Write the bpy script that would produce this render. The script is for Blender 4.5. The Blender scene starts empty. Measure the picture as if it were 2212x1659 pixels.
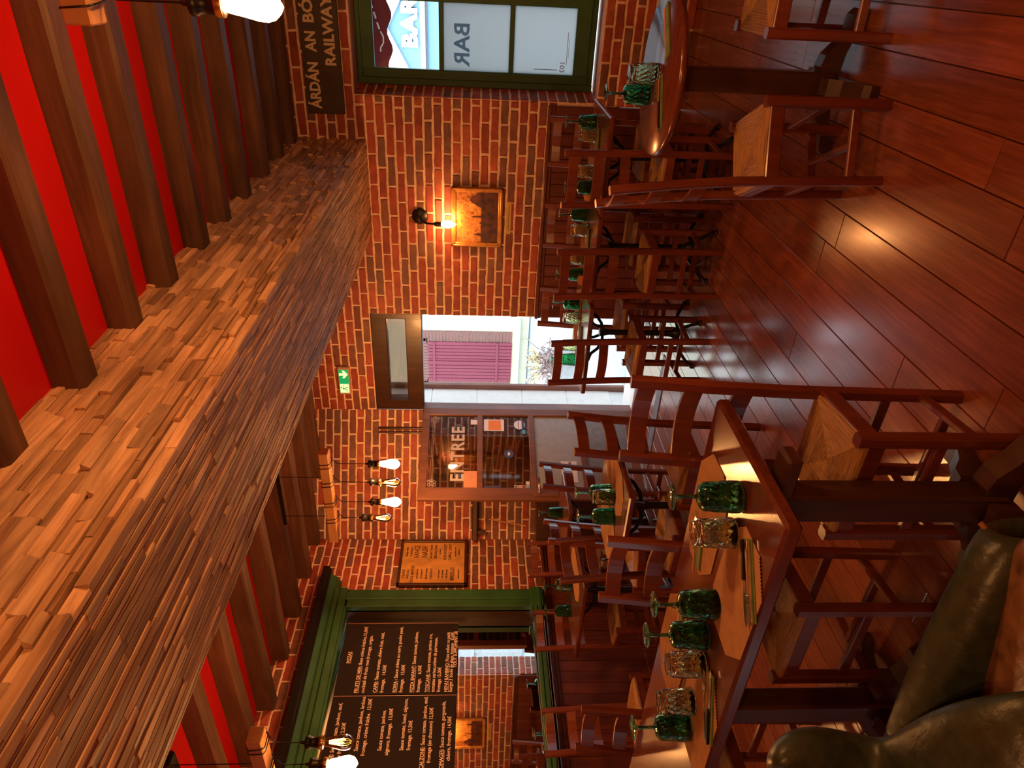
import bpy, math, random
from mathutils import Vector, Matrix, noise
random.seed(7)
PI = math.pi
SC = bpy.context.scene
COL = SC.collection
R = math.radians

# ------------------------------------------------------------------ camera, world, exposure
YAW, PIT, ROL, FPX, CH = 0.55358, 0.05801, 0.01485, 1480.5, 1.4
fwd = Vector((-math.sin(YAW)*math.cos(PIT), math.cos(YAW)*math.cos(PIT), -math.sin(PIT)))
right = Vector((math.cos(YAW), math.sin(YAW), 0)); up = right.cross(fwd)
r_ = right*math.cos(ROL) + up*math.sin(ROL); u_ = -right*math.sin(ROL) + up*math.cos(ROL)
cam = bpy.data.cameras.new('camera'); camo = bpy.data.objects.new('camera', cam); COL.objects.link(camo)
cam.sensor_fit = 'HORIZONTAL'; cam.sensor_width = 36; cam.lens = FPX/2212*36; cam.clip_start = 0.02; cam.clip_end = 200
cx, cy, cz = -u_, r_, -fwd                     # the photo was taken with the phone turned, so image left is up
camo.matrix_world = Matrix(((cx.x, cy.x, cz.x, 0), (cx.y, cy.y, cz.y, 0), (cx.z, cy.z, cz.z, CH), (0, 0, 0, 1)))
SC.camera = camo
W = bpy.data.worlds.new('overcast_sky'); SC.world = W; W.use_nodes = True
WB = W.node_tree.nodes['Background']; WB.inputs[0].default_value = (0.80, 0.90, 1.0, 1); WB.inputs[1].default_value = 3.4
SC.view_settings.view_transform = 'Standard'; SC.view_settings.look = 'None'; SC.view_settings.gamma = 1
SC.view_settings.use_curve_mapping = False; SC.view_settings.exposure = 0.12
SC.cycles.use_denoising = True; SC.cycles.max_bounces = 8; SC.cycles.transparent_max_bounces = 12; SC.cycles.use_adaptive_sampling = True; SC.cycles.adaptive_threshold = 0.03
SC.cycles.caustics_reflective = False; SC.cycles.caustics_refractive = False; SC.cycles.sample_clamp_indirect = 8
BULB = 330.0
LAMP_COL = (1.0, 0.43, 0.13, 1)

# ------------------------------------------------------------------ helpers
def tag(o, label=None, cat=None, group=None, kind=None):
    if label: o['label'] = label
    if cat: o['category'] = cat
    if group: o['group'] = group
    if kind: o['kind'] = kind
    return o
def empty(name, loc=(0, 0, 0), rz=0, label=None, cat=None, group=None, kind=None):
    o = bpy.data.objects.new(name, None); COL.objects.link(o); o.location = loc; o.rotation_euler = (0, 0, rz)
    o.empty_display_size = 0.05
    return tag(o, label, cat, group, kind)
def link(name, me, parent=None, loc=None, mat=None):
    o = bpy.data.objects.new(name, me); COL.objects.link(o)
    if parent: o.parent = parent
    if loc is not None: o.location = loc
    if mat is not None: o.matrix_local = mat
    return o
class MB:
    def __init__(s): s.v = []; s.f = []; s.sm = []
    def add(s, vs, fs, smooth=False):
        b = len(s.v); s.v += [tuple(p) for p in vs]; s.f += [tuple(i+b for i in f) for f in fs]; s.sm += [smooth]*len(fs); return s
    def box(s, c, d, rz=0, ch=0.0, rot=None):
        hx, hy, hz = d[0]/2, d[1]/2, d[2]/2
        M = rot if rot is not None else Matrix.Rotation(rz, 3, 'Z')
        if ch <= 0:
            P = [(x, y, z) for x in (-hx, hx) for y in (-hy, hy) for z in (-hz, hz)]
            F = [(0, 1, 3, 2), (4, 6, 7, 5), (0, 4, 5, 1), (2, 3, 7, 6), (0, 2, 6, 4), (1, 5, 7, 3)]
        else:
            P = []; idx = {}
            for sx in (-1, 1):
                for sy in (-1, 1):
                    for sz in (-1, 1):
                        for a in range(3):
                            q = [sx*(hx-ch), sy*(hy-ch), sz*(hz-ch)]; q[a] = (sx*hx, sy*hy, sz*hz)[a]
                            idx[(sx, sy, sz, a)] = len(P); P.append(tuple(q))
            F = []
            for a in range(3):
                b, c2 = (a+1) % 3, (a+2) % 3
                for sg in (-1, 1):
                    L = []
                    for (p, q) in ((-1, -1), (1, -1), (1, 1), (-1, 1)):
                        k = [0, 0, 0]; k[a] = sg; k[b] = p; k[c2] = q; L.append(idx[(k[0], k[1], k[2], a)])
                    F.append(tuple(L if sg > 0 else L[::-1]))
            for a in range(3):                      # edges along axis a
                b, c2 = (a+1) % 3, (a+2) % 3
                for p in (-1, 1):
                    for q in (-1, 1):
                        k0 = [0, 0, 0]; k0[b] = p; k0[c2] = q; k1 = list(k0); k0[a] = -1; k1[a] = 1
                        L = [idx[(*k0, b)], idx[(*k1, b)], idx[(*k1, c2)], idx[(*k0, c2)]]
                        F.append(tuple(L if p*q < 0 else L[::-1]))
            for sx in (-1, 1):
                for sy in (-1, 1):
                    for sz in (-1, 1):
                        L = [idx[(sx, sy, sz, a)] for a in range(3)]; F.append(tuple(L if sx*sy*sz > 0 else L[::-1]))
        C = Vector(c); return s.add([C + M @ Vector(p) for p in P], F)
    def tube(s, pts, r, n=8, closed=False, caps=True, radii=None):
        pts = [Vector(p) for p in pts]; m = len(pts); vs = []; fs = []
        prev = None
        for i, p in enumerate(pts):
            if closed: t = pts[(i+1) % m]-pts[i-1]
            else: t = pts[min(i+1, m-1)]-pts[max(i-1, 0)]
            t.normalize()
            if prev is None:
                a = Vector((0, 0, 1)) if abs(t.z) < .9 else Vector((1, 0, 0)); nx = t.cross(a).normalized()
            else: nx = (prev-t*prev.dot(t)).normalized()
            prev = nx; ny = t.cross(nx); rr = radii[i] if radii else r
            for k in range(n):
                an = 2*PI*k/n; vs.append(p+nx*(rr*math.cos(an))+ny*(rr*math.sin(an)))
        for i in range(m if closed else m-1):
            for k in range(n):
                j = (i+1) % m; fs.append((i*n+k, i*n+(k+1) % n, j*n+(k+1) % n, j*n+k))
        s.add(vs, fs, True)
        if caps and not closed:
            s.add(vs[:n], [tuple(range(n))[::-1]]); s.add(vs[-n:], [tuple(range(n))])
        return s
    def sweep(s, pts, w, d, side=(1, 0, 0), ch=0.0):
        """rectangular bar along pts; w along `side`, d across"""
        pts = [Vector(p) for p in pts]; S = Vector(side).normalized(); vs = []; fs = []; m = len(pts)
        c = min(w, d)*.18 if ch == 0 else ch
        for i, p in enumerate(pts):
            t = (pts[min(i+1, m-1)]-pts[max(i-1, 0)]).normalized(); n2 = t.cross(S).normalized()
            for (a, b) in ((-w/2+c, -d/2), (w/2-c, -d/2), (w/2, -d/2+c), (w/2, d/2-c), (w/2-c, d/2), (-w/2+c, d/2), (-w/2, d/2-c), (-w/2, -d/2+c)):
                vs.append(p+S*a+n2*b)
        for i in range(m-1):
            for k in range(8): fs.append((i*8+k, i*8+(k+1) % 8, (i+1)*8+(k+1) % 8, (i+1)*8+k))
        s.add(vs, fs); s.add(vs[:8], [tuple(range(8))[::-1]]); s.add(vs[-8:], [tuple(range(8))]); return s
    def lathe(s, prof, n=24, c=(0, 0, 0), fr=None, smooth=True):
        """prof list of (radius, z); fr(ang, i) radial factor"""
        vs = []; fs = []; m = len(prof)
        for i, (r, z) in enumerate(prof):
            for k in range(n):
                a = 2*PI*k/n; q = r*(fr(k, i) if fr else 1); vs.append((c[0]+q*math.cos(a), c[1]+q*math.sin(a), c[2]+z))
        for i in range(m-1):
            for k in range(n): fs.append((i*n+k, i*n+(k+1) % n, (i+1)*n+(k+1) % n, (i+1)*n+k))
        s.add(vs, fs, smooth)
        if prof[0][0] > 1e-5: s.add(vs[:n], [tuple(range(n))[::-1]])
        if prof[-1][0] > 1e-5: s.add(vs[-n:], [tuple(range(n))])
        return s
    def prism(s, poly, z0, z1, M=None):
        """closed 2-D polygon extruded from z0 to z1, optional 4x4 placement"""
        n = len(poly); vs = [(x, y, z0) for x, y in poly]+[(x, y, z1) for x, y in poly]
        fs = [tuple(range(n))[::-1], tuple(range(n, 2*n))]+[(i, (i+1) % n, n+(i+1) % n, n+i) for i in range(n)]
        if M is not None: vs = [M @ Vector(p) for p in vs]
        return s.add(vs, fs)
    def mesh(s, name, mat):
        me = bpy.data.meshes.new(name); me.from_pydata([tuple(p) for p in s.v], [], s.f)
        me.polygons.foreach_set('use_smooth', s.sm); me.materials.append(mat); me.update()
        return me
    def build(s, name, mat, parent=None, loc=None, M=None):
        return link(name, s.mesh(name, mat), parent, loc, M)
def kids(o): return [c for c in bpy.data.objects if c.parent == o]
def copy_tree(o, parent=None, _ix=None):
    if _ix is None:
        _ix = {}
        for c in bpy.data.objects:
            if c.parent: _ix.setdefault(c.parent.name, []).append(c)
    c = o.copy(); COL.objects.link(c); c.parent = parent
    for ch in _ix.get(o.name, []):
        copy_tree(ch, c, _ix)
    return c
def frame_m(o, x, y, z):
    """matrix with columns x, y, z and origin o"""
    x, y, z = Vector(x), Vector(y), Vector(z)
    return Matrix(((x.x, y.x, z.x, o[0]), (x.y, y.y, z.y, o[1]), (x.z, y.z, z.z, o[2]), (0, 0, 0, 1)))
def front_m(o): return frame_m(o, (1, 0, 0), (0, 0, 1), (0, -1, 0))      # drawing plane on a wall that faces -Y
def left_m(o): return frame_m(o, (0, 1, 0), (0, 0, 1), (1, 0, 0))        # drawing plane on a wall that faces +X
def text_mesh(txt, size, mat, align='LEFT', ext=0.0008, off=0.0, sx=1.0, space=1.0):
    cu = bpy.data.curves.new('lettering', 'FONT'); cu.body = txt; cu.size = size; cu.align_x = align; cu.extrude = ext
    cu.offset = off; cu.resolution_u = 2; cu.space_character = space
    ob = bpy.data.objects.new('tmp', cu); COL.objects.link(ob)
    dg = bpy.context.evaluated_depsgraph_get(); me = bpy.data.meshes.new_from_object(ob.evaluated_get(dg))
    bpy.data.objects.remove(ob); bpy.data.curves.remove(cu)
    if sx != 1.0: me.transform(Matrix.Scale(sx, 4, (1, 0, 0)))
    me.materials.clear(); me.materials.append(mat); me.name = 'lettering'
    return me
def join_meshes(items, mat, name='lettering'):
    vs = []; fs = []
    for me, M in items:
        b = len(vs); vs += [tuple(M @ v.co) for v in me.vertices]; fs += [tuple(i+b for i in p.vertices) for p in me.polygons]
    out = bpy.data.meshes.new(name); out.from_pydata(vs, [], fs); out.materials.append(mat); return out
T = Matrix.Translation

# ------------------------------------------------------------------ materials
MATS = {}
def new_mat(name):
    m = bpy.data.materials.new(name); m.use_nodes = True; nt = m.node_tree; b = nt.nodes['Principled BSDF']; MATS[name] = m
    return m, nt, b
def N(nt, t, **kw):
    n = nt.nodes.new(t)
    for k, v in kw.items():
        if k in n.bl_rna.properties: setattr(n, k, v)
        else: n.inputs[k].default_value = v
    return n
def ramp(nt, fac, cols, pos=None):
    rp = nt.nodes.new('ShaderNodeValToRGB'); el = rp.color_ramp.elements
    while len(el) < len(cols): el.new(0.5)
    for i, c in enumerate(cols):
        el[i].position = pos[i] if pos else i/(len(cols)-1); el[i].color = (*c, 1)
    nt.links.new(fac, rp.inputs[0]); return rp.outputs[0]
def plain(name, col, rough=.5, metal=0, spec=.5, noise_amt=0.12, scale=18, bump=0.0, rnd=0.0, coat=0.0):
    m, nt, b = new_mat(name); L = nt.links
    tc = N(nt, 'ShaderNodeTexCoord'); nz = N(nt, 'ShaderNodeTexNoise', Scale=scale, Detail=5.0); L.new(tc.outputs['Object'], nz.inputs['Vector'])
    c0 = tuple(c*(1-noise_amt*1.6) for c in col); c1 = tuple(min(1, c*(1+noise_amt)) for c in col)
    c = ramp(nt, nz.outputs['Fac'], [c0, col, c1], [.3, .5, .7])
    if rnd:
        oi = N(nt, 'ShaderNodeObjectInfo'); hs = N(nt, 'ShaderNodeHueSaturation'); mr = N(nt, 'ShaderNodeMapRange')
        mr.inputs[3].default_value = 1-rnd; mr.inputs[4].default_value = 1+rnd
        L.new(oi.outputs['Random'], mr.inputs[0]); L.new(mr.outputs[0], hs.inputs['Value']); L.new(c, hs.inputs['Color']); c = hs.outputs[0]
    L.new(c, b.inputs['Base Color']); b.inputs['Roughness'].default_value = rough; b.inputs['Metallic'].default_value = metal
    b.inputs['Specular IOR Level'].default_value = spec; b.inputs['Coat Weight'].default_value = coat; b.inputs['Coat Roughness'].default_value = .12
    if bump:
        bp = N(nt, 'ShaderNodeBump', Strength=bump, Distance=.01); L.new(nz.outputs['Fac'], bp.inputs['Height']); L.new(bp.outputs[0], b.inputs['Normal'])
    return m
def wood(name, cols, rough=.35, axis='Z', scale=9, stretch=14, rnd=0.12, coat=0.0, bump=.12, spec=.5):
    m, nt, b = new_mat(name); L = nt.links
    tc = N(nt, 'ShaderNodeTexCoord'); mp = N(nt, 'ShaderNodeMapping'); oi = N(nt, 'ShaderNodeObjectInfo')
    sc = {'X': (1, stretch, stretch), 'Y': (stretch, 1, stretch), 'Z': (stretch, stretch, 1)}[axis]
    mp.inputs['Scale'].default_value = sc
    ad = N(nt, 'ShaderNodeVectorMath', operation='ADD'); ml = N(nt, 'ShaderNodeMath', operation='MULTIPLY'); ml.inputs[1].default_value = 37
    L.new(oi.outputs['Random'], ml.inputs[0]); L.new(tc.outputs['Object'], ad.inputs[0]); L.new(ml.outputs[0], ad.inputs[1])
    L.new(ad.outputs[0], mp.inputs['Vector'])
    nz = N(nt, 'ShaderNodeTexNoise', Scale=scale*.25, Detail=7.0, Roughness=.62); nz.inputs['Distortion'].default_value = .6
    L.new(mp.outputs[0], nz.inputs['Vector'])
    c = ramp(nt, nz.outputs['Fac'], cols, [.25, .5, .75] if len(cols) == 3 else None)
    n2 = N(nt, 'ShaderNodeTexNoise', Scale=3.0, Detail=3.0); L.new(ad.outputs[0], n2.inputs['Vector'])
    hs = N(nt, 'ShaderNodeHueSaturation'); mr = N(nt, 'ShaderNodeMapRange'); mr.inputs[3].default_value = 1-rnd; mr.inputs[4].default_value = 1+rnd
    L.new(oi.outputs['Random'], mr.inputs[0]); mx = N(nt, 'ShaderNodeMath', operation='MULTIPLY'); m2 = N(nt, 'ShaderNodeMapRange')
    m2.inputs[1].default_value = .3; m2.inputs[2].default_value = .7; m2.inputs[3].default_value = .78; m2.inputs[4].default_value = 1.18
    L.new(n2.outputs['Fac'], m2.inputs[0]); L.new(mr.outputs[0], mx.inputs[0]); L.new(m2.outputs[0], mx.inputs[1])
    L.new(mx.outputs[0], hs.inputs['Value']); L.new(c, hs.inputs['Color']); L.new(hs.outputs[0], b.inputs['Base Color'])
    b.inputs['Roughness'].default_value = rough; b.inputs['Specular IOR Level'].default_value = spec
    b.inputs['Coat Weight'].default_value = coat; b.inputs['Coat Roughness'].default_value = .15
    if bump:
        bp = N(nt, 'ShaderNodeBump', Strength=bump, Distance=.004); L.new(nz.outputs['Fac'], bp.inputs['Height']); L.new(bp.outputs[0], b.inputs['Normal'])
    return m
def glass(name, col, rough=0.02, trans=1.0, ior=1.45):
    m, nt, b = new_mat(name)
    b.inputs['Base Color'].default_value = (*col, 1); b.inputs['Roughness'].default_value = rough
    b.inputs['Transmission Weight'].default_value = trans; b.inputs['IOR'].default_value = ior
    return m
def thin_glass(name, tint=(.95, .97, .97), refl=.09, rough=.02):
    m, nt, b = new_mat(name); nt.nodes.remove(b); L = nt.links; out = nt.nodes['Material Output']
    tr = N(nt, 'ShaderNodeBsdfTransparent'); tr.inputs[0].default_value = (*tint, 1)
    gl = N(nt, 'ShaderNodeBsdfGlossy', Roughness=rough); fr = N(nt, 'ShaderNodeFresnel'); fr.inputs[0].default_value = 1.5
    ad = N(nt, 'ShaderNodeMath', operation='ADD'); ad.inputs[1].default_value = refl-.04; L.new(fr.outputs[0], ad.inputs[0])
    mx = N(nt, 'ShaderNodeMixShader'); L.new(ad.outputs[0], mx.inputs[0]); L.new(tr.outputs[0], mx.inputs[1]); L.new(gl.outputs[0], mx.inputs[2])
    L.new(mx.outputs[0], out.inputs[0]); return m
def frosted(name, col):
    m, nt, b = new_mat(name); nt.nodes.remove(b); L = nt.links; out = nt.nodes['Material Output']
    tl = N(nt, 'ShaderNodeBsdfTranslucent'); tl.inputs[0].default_value = (*col, 1); df = N(nt, 'ShaderNodeBsdfDiffuse'); df.inputs[0].default_value = (*[c*.6 for c in col], 1)
    mx = N(nt, 'ShaderNodeMixShader'); mx.inputs[0].default_value = .25; L.new(tl.outputs[0], mx.inputs[1]); L.new(df.outputs[0], mx.inputs[2]); L.new(mx.outputs[0], out.inputs[0]); return m
def emit(name, col, s):
    m, nt, b = new_mat(name); b.inputs['Base Color'].default_value = (*col[:3], 1); b.inputs['Emission Color'].default_value = (*col[:3], 1); b.inputs['Emission Strength'].default_value = s
    return m

def brick_mat(name, cols):
    m, nt, b = new_mat(name); L = nt.links
    oi = N(nt, 'ShaderNodeObjectInfo'); c = ramp(nt, oi.outputs['Random'], cols, None)
    c.node.color_ramp.interpolation = 'CONSTANT'
    tc = N(nt, 'ShaderNodeTexCoord'); ad = N(nt, 'ShaderNodeVectorMath', operation='ADD'); ml = N(nt, 'ShaderNodeMath', operation='MULTIPLY'); ml.inputs[1].default_value = 91
    L.new(oi.outputs['Random'], ml.inputs[0]); L.new(tc.outputs['Object'], ad.inputs[0]); L.new(ml.outputs[0], ad.inputs[1])
    nz = N(nt, 'ShaderNodeTexNoise', Scale=11.0, Detail=6.0, Roughness=.65); L.new(ad.outputs[0], nz.inputs['Vector'])
    mr = N(nt, 'ShaderNodeMapRange'); mr.inputs[1].default_value = .3; mr.inputs[2].default_value = .7; mr.inputs[3].default_value = .62; mr.inputs[4].default_value = 1.3
    L.new(nz.outputs['Fac'], mr.inputs[0]); hs = N(nt, 'ShaderNodeHueSaturation'); L.new(mr.outputs[0], hs.inputs['Value']); L.new(c, hs.inputs['Color'])
    L.new(hs.outputs[0], b.inputs['Base Color']); b.inputs['Roughness'].default_value = .62
    bp = N(nt, 'ShaderNodeBump', Strength=.35, Distance=.004); n2 = N(nt, 'ShaderNodeTexNoise', Scale=60.0, Detail=4.0); L.new(ad.outputs[0], n2.inputs['Vector'])
    L.new(n2.outputs['Fac'], bp.inputs['Height']); L.new(bp.outputs[0], b.inputs['Normal']); return m
M_BRICK = brick_mat('brick_red', [(.34, .058, .034), (.23, .075, .048), (.38, .070, .036), (.19, .072, .050), (.29, .050, .030), (.42, .095, .050), (.21, .090, .062), (.35, .060, .034), (.22, .060, .040), (.31, .075, .045)])
M_BRICK_OUT = plain('brick_outdoor', (.30, .13, .11), .8, rnd=.3)
M_MORTAR = plain('mortar', (.86, .60, .46), .85, noise_amt=.15, scale=30, bump=.5)
M_RED = plain('red_ceiling_paint', (.62, .004, .006), .55, noise_amt=.04, scale=3)
M_JOIST = wood('joist_wood', [(.055, .022, .012), (.11, .048, .026), (.17, .080, .042)], .6, 'X', 8, 10, .15, bump=.6)
M_FLOOR = wood('floor_wood', [(.14, .036, .018), (.22, .060, .028), (.31, .092, .042)], .22, 'Y', 14, 20, .20, bump=.03, spec=.8, coat=.35)
M_WAIN = wood('wainscot_wood', [(.070, .015, .009), (.12, .026, .014), (.18, .042, .020)], .38, 'Z', 10, 12, .22, bump=.1)
M_CHAIR = wood('chair_wood', [(.105, .022, .012), (.155, .034, .017), (.22, .052, .024)], .30, 'Z', 9, 12, .10, bump=.05, coat=.25)
M_TABLE = wood('table_wood', [(.085, .018, .010), (.130, .030, .015), (.185, .046, .021)], .22, 'X', 8, 14, .08, bump=.04, coat=.35)
M_DARKW = wood('dark_wood', [(.035, .012, .008), (.06, .022, .013), (.09, .034, .020)], .35, 'Z', 8, 12, .1, coat=.2, bump=.05)
M_DOORW = wood('door_wood', [(.13, .050, .032), (.19, .075, .048), (.25, .10, .064)], .40, 'Z', 8, 12, .08, bump=.08)
M_STRIP = wood('cladding_wood', [(.20, .10, .060), (.50, .29, .165), (.72, .47, .29)], .66, 'Y', 14, 10, .34, bump=.5)
m, nt, b = new_mat('rush_straw'); L = nt.links; M_RUSH = m
aa = N(nt, 'ShaderNodeAttribute'); aa.attribute_name = 'strand'; mp = N(nt, 'ShaderNodeMapping'); mp.inputs['Scale'].default_value = (6.0, .5, 1); L.new(aa.outputs['Vector'], mp.inputs['Vector'])
nz = N(nt, 'ShaderNodeTexNoise', Scale=1.3, Detail=5.0, Roughness=.7); L.new(mp.outputs[0], nz.inputs['Vector'])
c = ramp(nt, nz.outputs['Fac'], [(.13, .055, .022), (.40, .20, .075), (.66, .39, .17)], [.32, .5, .68]); L.new(c, b.inputs['Base Color']); b.inputs['Roughness'].default_value = .5
bp = N(nt, 'ShaderNodeBump', Strength=.6, Distance=.004); L.new(nz.outputs['Fac'], bp.inputs['Height']); L.new(bp.outputs[0], b.inputs['Normal'])
M_GREEN = plain('green_paint', (.022, .092, .026), .5, noise_amt=.2, scale=6, bump=.1)
M_BLACK = plain('black_paint', (.012, .009, .008), .25, noise_amt=.1)
M_IRON = plain('cast_iron', (.016, .012, .011), .38, metal=.3, noise_amt=.2)
M_LEATH = plain('green_leather', (.030, .040, .023), .38, noise_amt=.22, scale=40, bump=.25)
M_STEEL = plain('steel', (.75, .72, .68), .18, metal=1, noise_amt=.05)
M_BOARD = plain('board_black', (.016, .009, .008), .75, noise_amt=.1, spec=.15)
M_SIGN = plain('sign_brown', (.050, .026, .016), .45, noise_amt=.1)
M_CREAM = plain('cream_lettering', (.78, .62, .44), .6, noise_amt=.05)
M_CHALK = plain('chalk_lettering', (.85, .62, .50), .6, noise_amt=.03)
M_WHITE = plain('white_paint', (.80, .79, .76), .6, noise_amt=.03)
M_GOLD = plain('gilt_wood', (.50, .22, .055), .32, noise_amt=.2, metal=.35)
M_BRASS = plain('brass', (.75, .42, .14), .25, metal=1, noise_amt=.1)
M_PAPER = plain('poster_paper', (.60, .29, .085), .7, noise_amt=.18, scale=9)
M_INK = plain('poster_ink', (.05, .020, .012), .7)
M_NAPG = plain('green_napkin', (.16, .22, .07), .8, noise_amt=.2)
M_NAPO = plain('orange_napkin', (.62, .25, .08), .8, noise_amt=.15)
M_KRAFT = plain('kraft_card', (.42, .225, .11), .7, noise_amt=.1, scale=25)
M_PINE = wood('pine', [(.50, .22, .085), (.60, .28, .11), (.68, .34, .14)], .5, 'X', 8, 12, .05, bump=.05)
M_PLAST = plain('plaster_brown', (.35, .14, .08), .8)
M_GLG = glass('green_glass', (.12, .46, .27), .015)
M_GLT = glass('olive_glass', (.72, .80, .58), .02)
M_CLEAR = thin_glass('clear_glass')
M_PANE = thin_glass('window_glass', (.97, .98, .98), .05)
M_DPANE = thin_glass('door_glass', (.86, .88, .88), .16, .03)
M_FROST = frosted('frosted_glass', (.62, .64, .64))
M_BULB = emit('bulb_glow', LAMP_COL, BULB)
M_FIL = emit('filament', (1, .42, .10), 110)
M_AMBER = thin_glass('amber_bulb_glass', (1.0, .72, .40), .10)
m, nt, b = new_mat('mirror_silver'); b.inputs['Base Color'].default_value = (.80, .80, .80, 1); b.inputs['Metallic'].default_value = 1; b.inputs['Roughness'].default_value = .015; M_MIRROR = m

# ------------------------------------------------------------------ brick walls
_bm = {}
def brick_mesh(l, h, var):
    key = (round(l, 3), round(h, 3), var)
    if key in _bm: return _bm[key]
    rg = random.Random(hash(key) % 99991); j = lambda a: rg.uniform(-a, a)
    p, bk = .007, -.004; mb = MB(); nx = 4 if l > .12 else 2
    fr = []; bkv = []
    xs = [-l/2+l*i/nx for i in range(nx+1)]
    loop = [(x, -h/2) for x in xs]+[(x, h/2) for x in xs[::-1]]
    n = len(loop)
    back = [(x+j(.0022), bk, z+j(.0022)) for x, z in loop]
    mid = [(x+j(.001), p*.55, z+j(.001)) for (x, _, z) in back]
    front = [(x*(1-.006/max(l, .02)), p+j(.0012), z*(1-.008/h)) for (x, _, z) in mid]
    vs = back+mid+front; fs = []
    for a in (0, n):
        for i in range(n): fs.append((a+i, a+(i+1) % n, a+n+(i+1) % n, a+n+i))
    for i in range(nx): fs.append((2*n+i, 2*n+i+1, 2*n+n-2-i, 2*n+n-1-i))
    mb.add([(x, -y, z) for x, y, z in vs], fs); me = mb.mesh('brick', M_BRICK); _bm[key] = me; return me
CO, JT, BL = .0655, .0150, .2155
def brick_wall(name, origin, ang, length, z0, z1, holes=(), z_ref=0.0, thick=.12, near=None, shift=0.0, backing=True, maxparts=300):
    """wall from origin along direction ang (its visible face looks to the right-hand side of -normal); bricks are parts"""
    root = empty(name, (origin[0], origin[1], 0), ang, kind='structure')
    # mortar backing, cut around the holes
    rects = [(0, length, z0, z1)]
    for (a, b_, c, d) in holes:
        nr = []
        for (x0, x1, y0, y1) in rects:
            if b_ <= x0 or a >= x1 or d <= y0 or c >= y1: nr.append((x0, x1, y0, y1)); continue
            if a > x0: nr.append((x0, a, y0, y1))
            if b_ < x1: nr.append((b_, x1, y0, y1))
            if c > y0: nr.append((max(a, x0), min(b_, x1), y0, c))
            if d < y1: nr.append((max(a, x0), min(b_, x1), d, y1))
        rects = nr
    mb = MB()
    for (x0, x1, y0, y1) in rects: mb.box(((x0+x1)/2, thick/2, (y0+y1)/2), (x1-x0, thick, y1-y0))
    if backing: mb.build('mortar', M_MORTAR, root)
    lst = []
    k0 = int(math.floor((z0-z_ref)/CO)); k = k0
    while z_ref+k*CO < z1:
        a = max(z0, z_ref+k*CO+JT/2); b_ = min(z1, z_ref+(k+1)*CO-JT/2)
        if b_-a > .012:
            off = (BL/2 if k % 2 else 0)+shift+random.Random(k*7+3).uniform(-.02, .02)
            i = int(math.floor(-off/BL))-1
            while off+i*BL < length:
                spans = [(max(0, off+i*BL+JT/2), min(length, off+(i+1)*BL-JT/2))]
                for (ha, hb, hc, hd) in holes:
                    ns = []
                    for (s0, s1) in spans:
                        if hd <= a or hc >= b_ or hb <= s0 or ha >= s1: ns.append((s0, s1)); continue
                        if ha > s0: ns.append((s0, ha-.004))
                        if hb < s1: ns.append((hb+.004, s1))
                    spans = ns
                for (s0, s1) in spans:
                    if s1-s0 > .015: lst.append((s0, s1, a, b_))
                i += 1
        k += 1
    if near is not None: lst.sort(key=lambda q: (q[0]-near[0])**2+((q[2]-near[1]))**2)
    rest = MB()
    for n_, (s0, s1, a, b_) in enumerate(lst):
        l = round(s1-s0, 2) if s1-s0 < BL-JT-.004 else BL-JT; h = round(b_-a, 3)
        me = brick_mesh(l, h, n_ % 6)
        if n_ < maxparts: link('brick', me, root, ((s0+s1)/2, random.uniform(-.0012, .0012), (a+b_)/2))
        else: rest.add([(v.co.x+(s0+s1)/2, v.co.y, v.co.z+(a+b_)/2) for v in me.vertices], [tuple(p.vertices) for p in me.polygons])
    if rest.v:
        o = rest.build('brick_remainder', M_BRICK, root); o['kind'] = 'stuff'
    return root
YW = 4.955
# front wall: visible face looks to -Y.  door opening X -3.34..-2.424, window X -0.80..0.46
brick_wall('wall_front', (-3.34, YW), 0, 4.0, 0, 2.86, holes=[(0, .916, -1, 2.22), (2.535, 3.80, .5824, 2.22), (.916, 2.52, -1, .8444)], near=(1.6, 1.6), z_ref=-.007)
XC, YC = -4.32, 4.39
ca = math.atan2(YW-YC, -3.34-XC); cl = math.hypot(YW-YC, -3.34-XC)
brick_wall('wall_front_left', (XC, YC), ca, cl, 0, 2.86, holes=[(-1, .40, -1, .7504), (.40, 3, -1, .0954)], near=(.5, 1.6), z_ref=.03, shift=.07)
# left wall faces +X: local x runs along +Y (rotate 90 deg), visible side is local -y = +X
brick_wall('wall_left', (XC, -.9), PI/2, YC+.9, 0, 2.86, holes=[(-1, 9, -1, .7959), (2.7, 4.62, .80, 2.50)], near=(4.9, 1.8), z_ref=.01, shift=.03)
# window reveal (left side, head) and its bricks
brick_wall('wall_window_reveal', (-.803, YW), math.atan2(.25, .04), .255, .5824, 2.22, z_ref=-.007, shift=-.05, near=(0, 1.5))
MB().box((-.10, 5.092, 2.283), (1.5, .262, .135)).build('trim_1', plain('lintel_plaster', (.62, .36, .30), .8))['kind'] = 'structure'
MB().box((-.10, 5.115, .496), (1.5, .29, .16)).build('trim_2', M_PLAST)['kind'] = 'structure'
MB().box((.50, 5.08, 1.4), (.08, .25, 1.8)).build('trim_3', M_PLAST)['kind'] = 'structure'
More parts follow.
